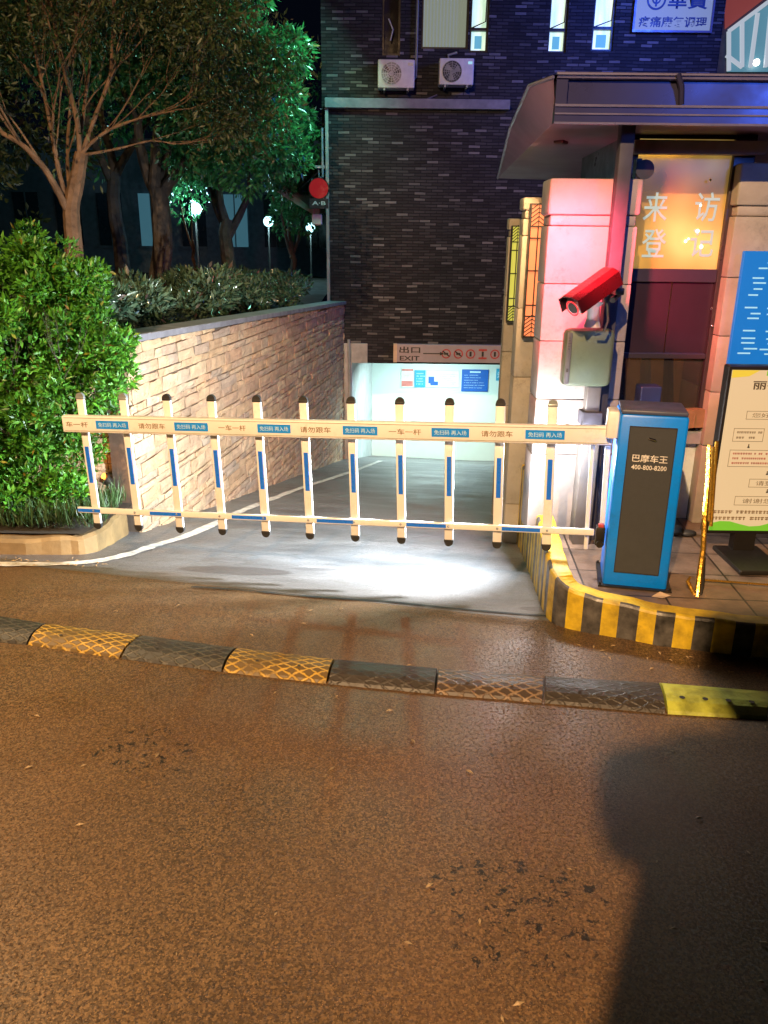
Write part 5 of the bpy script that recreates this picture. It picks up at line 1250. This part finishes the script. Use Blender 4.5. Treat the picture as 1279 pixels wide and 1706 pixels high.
# low building in the park
t_ = thing('low_building', 'low dim grey-blue building with dark windows behind the trees and park lamps', 'building', (-7, 25, 1))
M['far_paint'] = mat('far_paint', (.10, .15, .20), .8); M['far_window'] = mat('far_window', (.02, .04, .06), .2); M['far_lit'] = glow('far_lit', (.10, .30, .40), .35)
mb = MB(); mb.bx(-16, -1.2, 25, 32, .9, 4.4); mb.build('wall', 'far_paint', t_)
mb = MB(); mb.bx(-16.3, -1.0, 24.4, 32.2, 4.4, 4.6); mb.build('roof', 'coping', t_)
for i in range(11):
    x = -14.6+i*1.22
    mb = MB(); mb.bx(x, x+.72, 24.96, 25.02, 1.75, 3.2); wo = mb.build('window', 'far_window' if i not in (6, 8) else 'far_lit', t_)
    mb = MB(); mb.bx(x+.345, x+.375, 24.93, 24.955, 1.75, 3.2); mb.bx(x-.04, x+.76, 24.9, 24.955, 1.68, 1.745); mb.build('frame', 'far_paint', wo)
# pale awning
a, b_, c_, d_ = P(436, 304, 15.2), P(522, 358, 14.6), P(520, 350, 14.6), P(455, 300, 15.2)
t_ = thing('awning', 'pale sloping awning edge behind the red round sign', 'awning', b_)
mb = MB(); mb.prism([a, b_, b_+Vector((.0, .1, .10)), a+Vector((0, .1, .12))], (.30, .5, .06)); mb.build('cover', 'plaster', t_)
mb = MB(); mb.tube([P(440, 318, 17.5), P(545, 318, 15)], .014, 5); mb.tube([P(450, 340, 17.5), P(545, 344, 15)], .014, 5); mb.tube([P(475, 336, 16), P(532, 285, 14.2)], .012, 5); mb.build('rods', 'silver_shell', t_)
# red round sign on the building corner
q = P(531, 314, 13.7)
t_ = thing('hanging_sign', 'round red glowing sign hanging from the left corner of the slate building', 'sign', q)
mb = MB(); mb.tube([q+Vector((0, -.03, 0)), q+Vector((0, .05, 0))], .165, 32); mb.build('frame', 'dark_metal', t_, True)
mb = MB(); mb.disc(q+Vector((0, -.034, 0)), .15, (1, 0, 0), (0, 0, 1), 32); mb.build('red_disc', glow('red_disc', (.55, .004, .01), .4), t_)
mb = MB(); mb.bx(q.x-.15, q.x+.15, 13.66, 13.72, q.z-.30, q.z-.15); mb.build('lower_plate', 'black_rubber', t_)
text('lettering', 'A·B', (q.x, 13.66, q.z-.22), .22, .06, 'paper', t_, bold=.02)
mb = MB(); mb.bx(q.x-.06, xl-.05, 13.70, 13.74, q.z+.30, q.z+.34); mb.tube([q+Vector((0, .02, .16)), q+Vector((0, .02, .32))], .01, 6); mb.build('bracket', 'silver_shell', t_)
mb = MB(); qq = P(528, 366, 13.8); mb.rbox(qq, (.16, .16, .17), .02); tag(mb.build('junction_box', 'ac_white'), 'small pale box on the corner of the slate building under the red round sign', 'box')

# ================================================================== behind the camera: street lamp, and a made-up truck added to shade the road
t_ = thing('street_lamp', 'tall sodium street lamp across the road behind the photographer', 'street lamp', (-3.6, -6.2, 0))
mb = MB(); mb.tube([(-3.6, -6.2, 0), (-3.6, -6.2, 7.0), (-3.4, -5.9, 7.6), (-2.9, -5.3, 7.72)], [.10, .07, .05, .04], 12); mb.build('pole', 'steel_grey', t_, True)
mb = MB(); mb.rbox((-2.65, -5.05, 7.72), (.5, .26, .12), .03, X=(.7, .7, 0), Y=(-.7, .7, 0)); mb.build('lamp_head', 'silver_shell', t_, True)
mb = MB(); mb.box((-2.65, -5.05, 7.65), (.3, .16, .012), X=(.7, .7, 0), Y=(-.7, .7, 0)); mb.build('lens', glow('sodium_lens', (1, .6, .26), 8), t_)
t_ = thing('shadow_truck', 'made-up dark box truck added behind the photographer to cast the foreground shadow', 'truck', (.4, -3.2, 0))
M['van'] = mat('truck_paint', (.02, .02, .022), .45)
mb = MB(); mb.bx(-.68, 1.9, -6.2, -1.0, .95, 3.77); bevel(mb.build('cargo_box', 'van', t_), .04, 3)
mb = MB(); mb.prism([(-.5, -6.25, .5), (-.5, -8.1, .5), (-.5, -8.15, 1.4), (-.5, -7.8, 2.5), (-.5, -6.25, 2.6)], (2.2, 0, 0)); bevel(mb.build('cab', 'van', t_), .05, 3)
mb = MB(); mb.bx(-.35, 1.6, -7.6, -1.05, .6, .945); mb.build('chassis', 'dark_metal', t_)
mb = MB(); mb.bx(-.66, 1.85, -1.3, -1.02, 3.97, 4.2); mb.bx(.0, .1, -1.25, -1.1, 3.775, 3.965); mb.bx(1.2, 1.3, -1.25, -1.1, 3.775, 3.965); mb.build('shadow_bar', 'dark_metal', t_)  # raised bar, shaped to shade the ground beyond the speed bump
mb = MB(); mb.tube([(-.67, -1.12, 3.62), (-.80, -1.12, 3.62)], [.155, .12], 16); mb.build('shadow_lobe', 'dark_metal', t_, True)  # stub added to bulge the edge of the cast shadow
for x in (-.42, 1.66):
    for y in (-2.2, -7.1):
        mb = MB(); mb.tube([(x-.13, y, .45), (x+.13, y, .45)], .45, 24); wh = mb.build('wheel', 'black_rubber', t_, True)
        mb = MB(); mb.tube([(x-.14, y, .45), (x+.14, y, .45)], .25, 18); mb.build('rim', 'chrome', wh, True)
for x in (-.5, 1.5):
    mb = MB(); mb.bx(x, x+.25, -1.0, -.97, 1.0, 1.15); mb.build('tail_light', 'red_shell', t_)

# grit, twigs and dry leaves blown over the road
rr = random.Random(77); mb = MB()
for k_ in range(150):
    if k_ < 70: x, y = rr.uniform(-1.6, 2.0), rr.uniform(1.3, 4.2)
    elif k_ < 115: x = rr.uniform(1.0, 2.2); y = 3.68-rr.uniform(.0, .22)+.25*max(0, 1.45-x)
    else: x = rr.uniform(-2.6, -1.8); y = rr.uniform(4.75, 4.98)
    z = max(gz(x, y), -.05)+.004; s_ = rr.uniform(.004, .012); a = rr.uniform(0, 6.3)
    d = Vector((math.cos(a), math.sin(a), 0)); e_ = Vector((-d.y, d.x, 0)); c_ = Vector((x, y, z))
    mb.add([c_-d*s_*1.6, c_+e_*s_*.6+Vector((0, 0, s_*.4)), c_+d*s_*1.8, c_-e_*s_*.6+Vector((0, 0, s_*.3)), c_+Vector((0, 0, s_*.7))], [(0, 3, 4), (3, 2, 4), (2, 1, 4), (1, 0, 4)])
tag(mb.build('road_litter', mat('dry_litter', (.34, .24, .13), .7, var=.6, scale=3)), 'scattered grit and dry leaf bits over the brown road surface', 'litter', kind='stuff')
t_ = thing('street_lamp', 'sodium street lamp left of the shrub outside the photo', 'street lamp', (-5.6, 5.0, 0))
mb = MB(); mb.tube([(-5.6, 5.05, 0), (-5.6, 5.05, 5.0), (-5.45, 5.05, 5.4), (-5.0, 5.0, 5.48)], [.09, .06, .045, .035], 12); mb.build('pole', 'steel_grey', t_, True)
mb = MB(); mb.rbox((-4.7, 5.0, 5.46), (.5, .24, .10), .03); mb.build('lamp_head', 'silver_shell', t_, True)
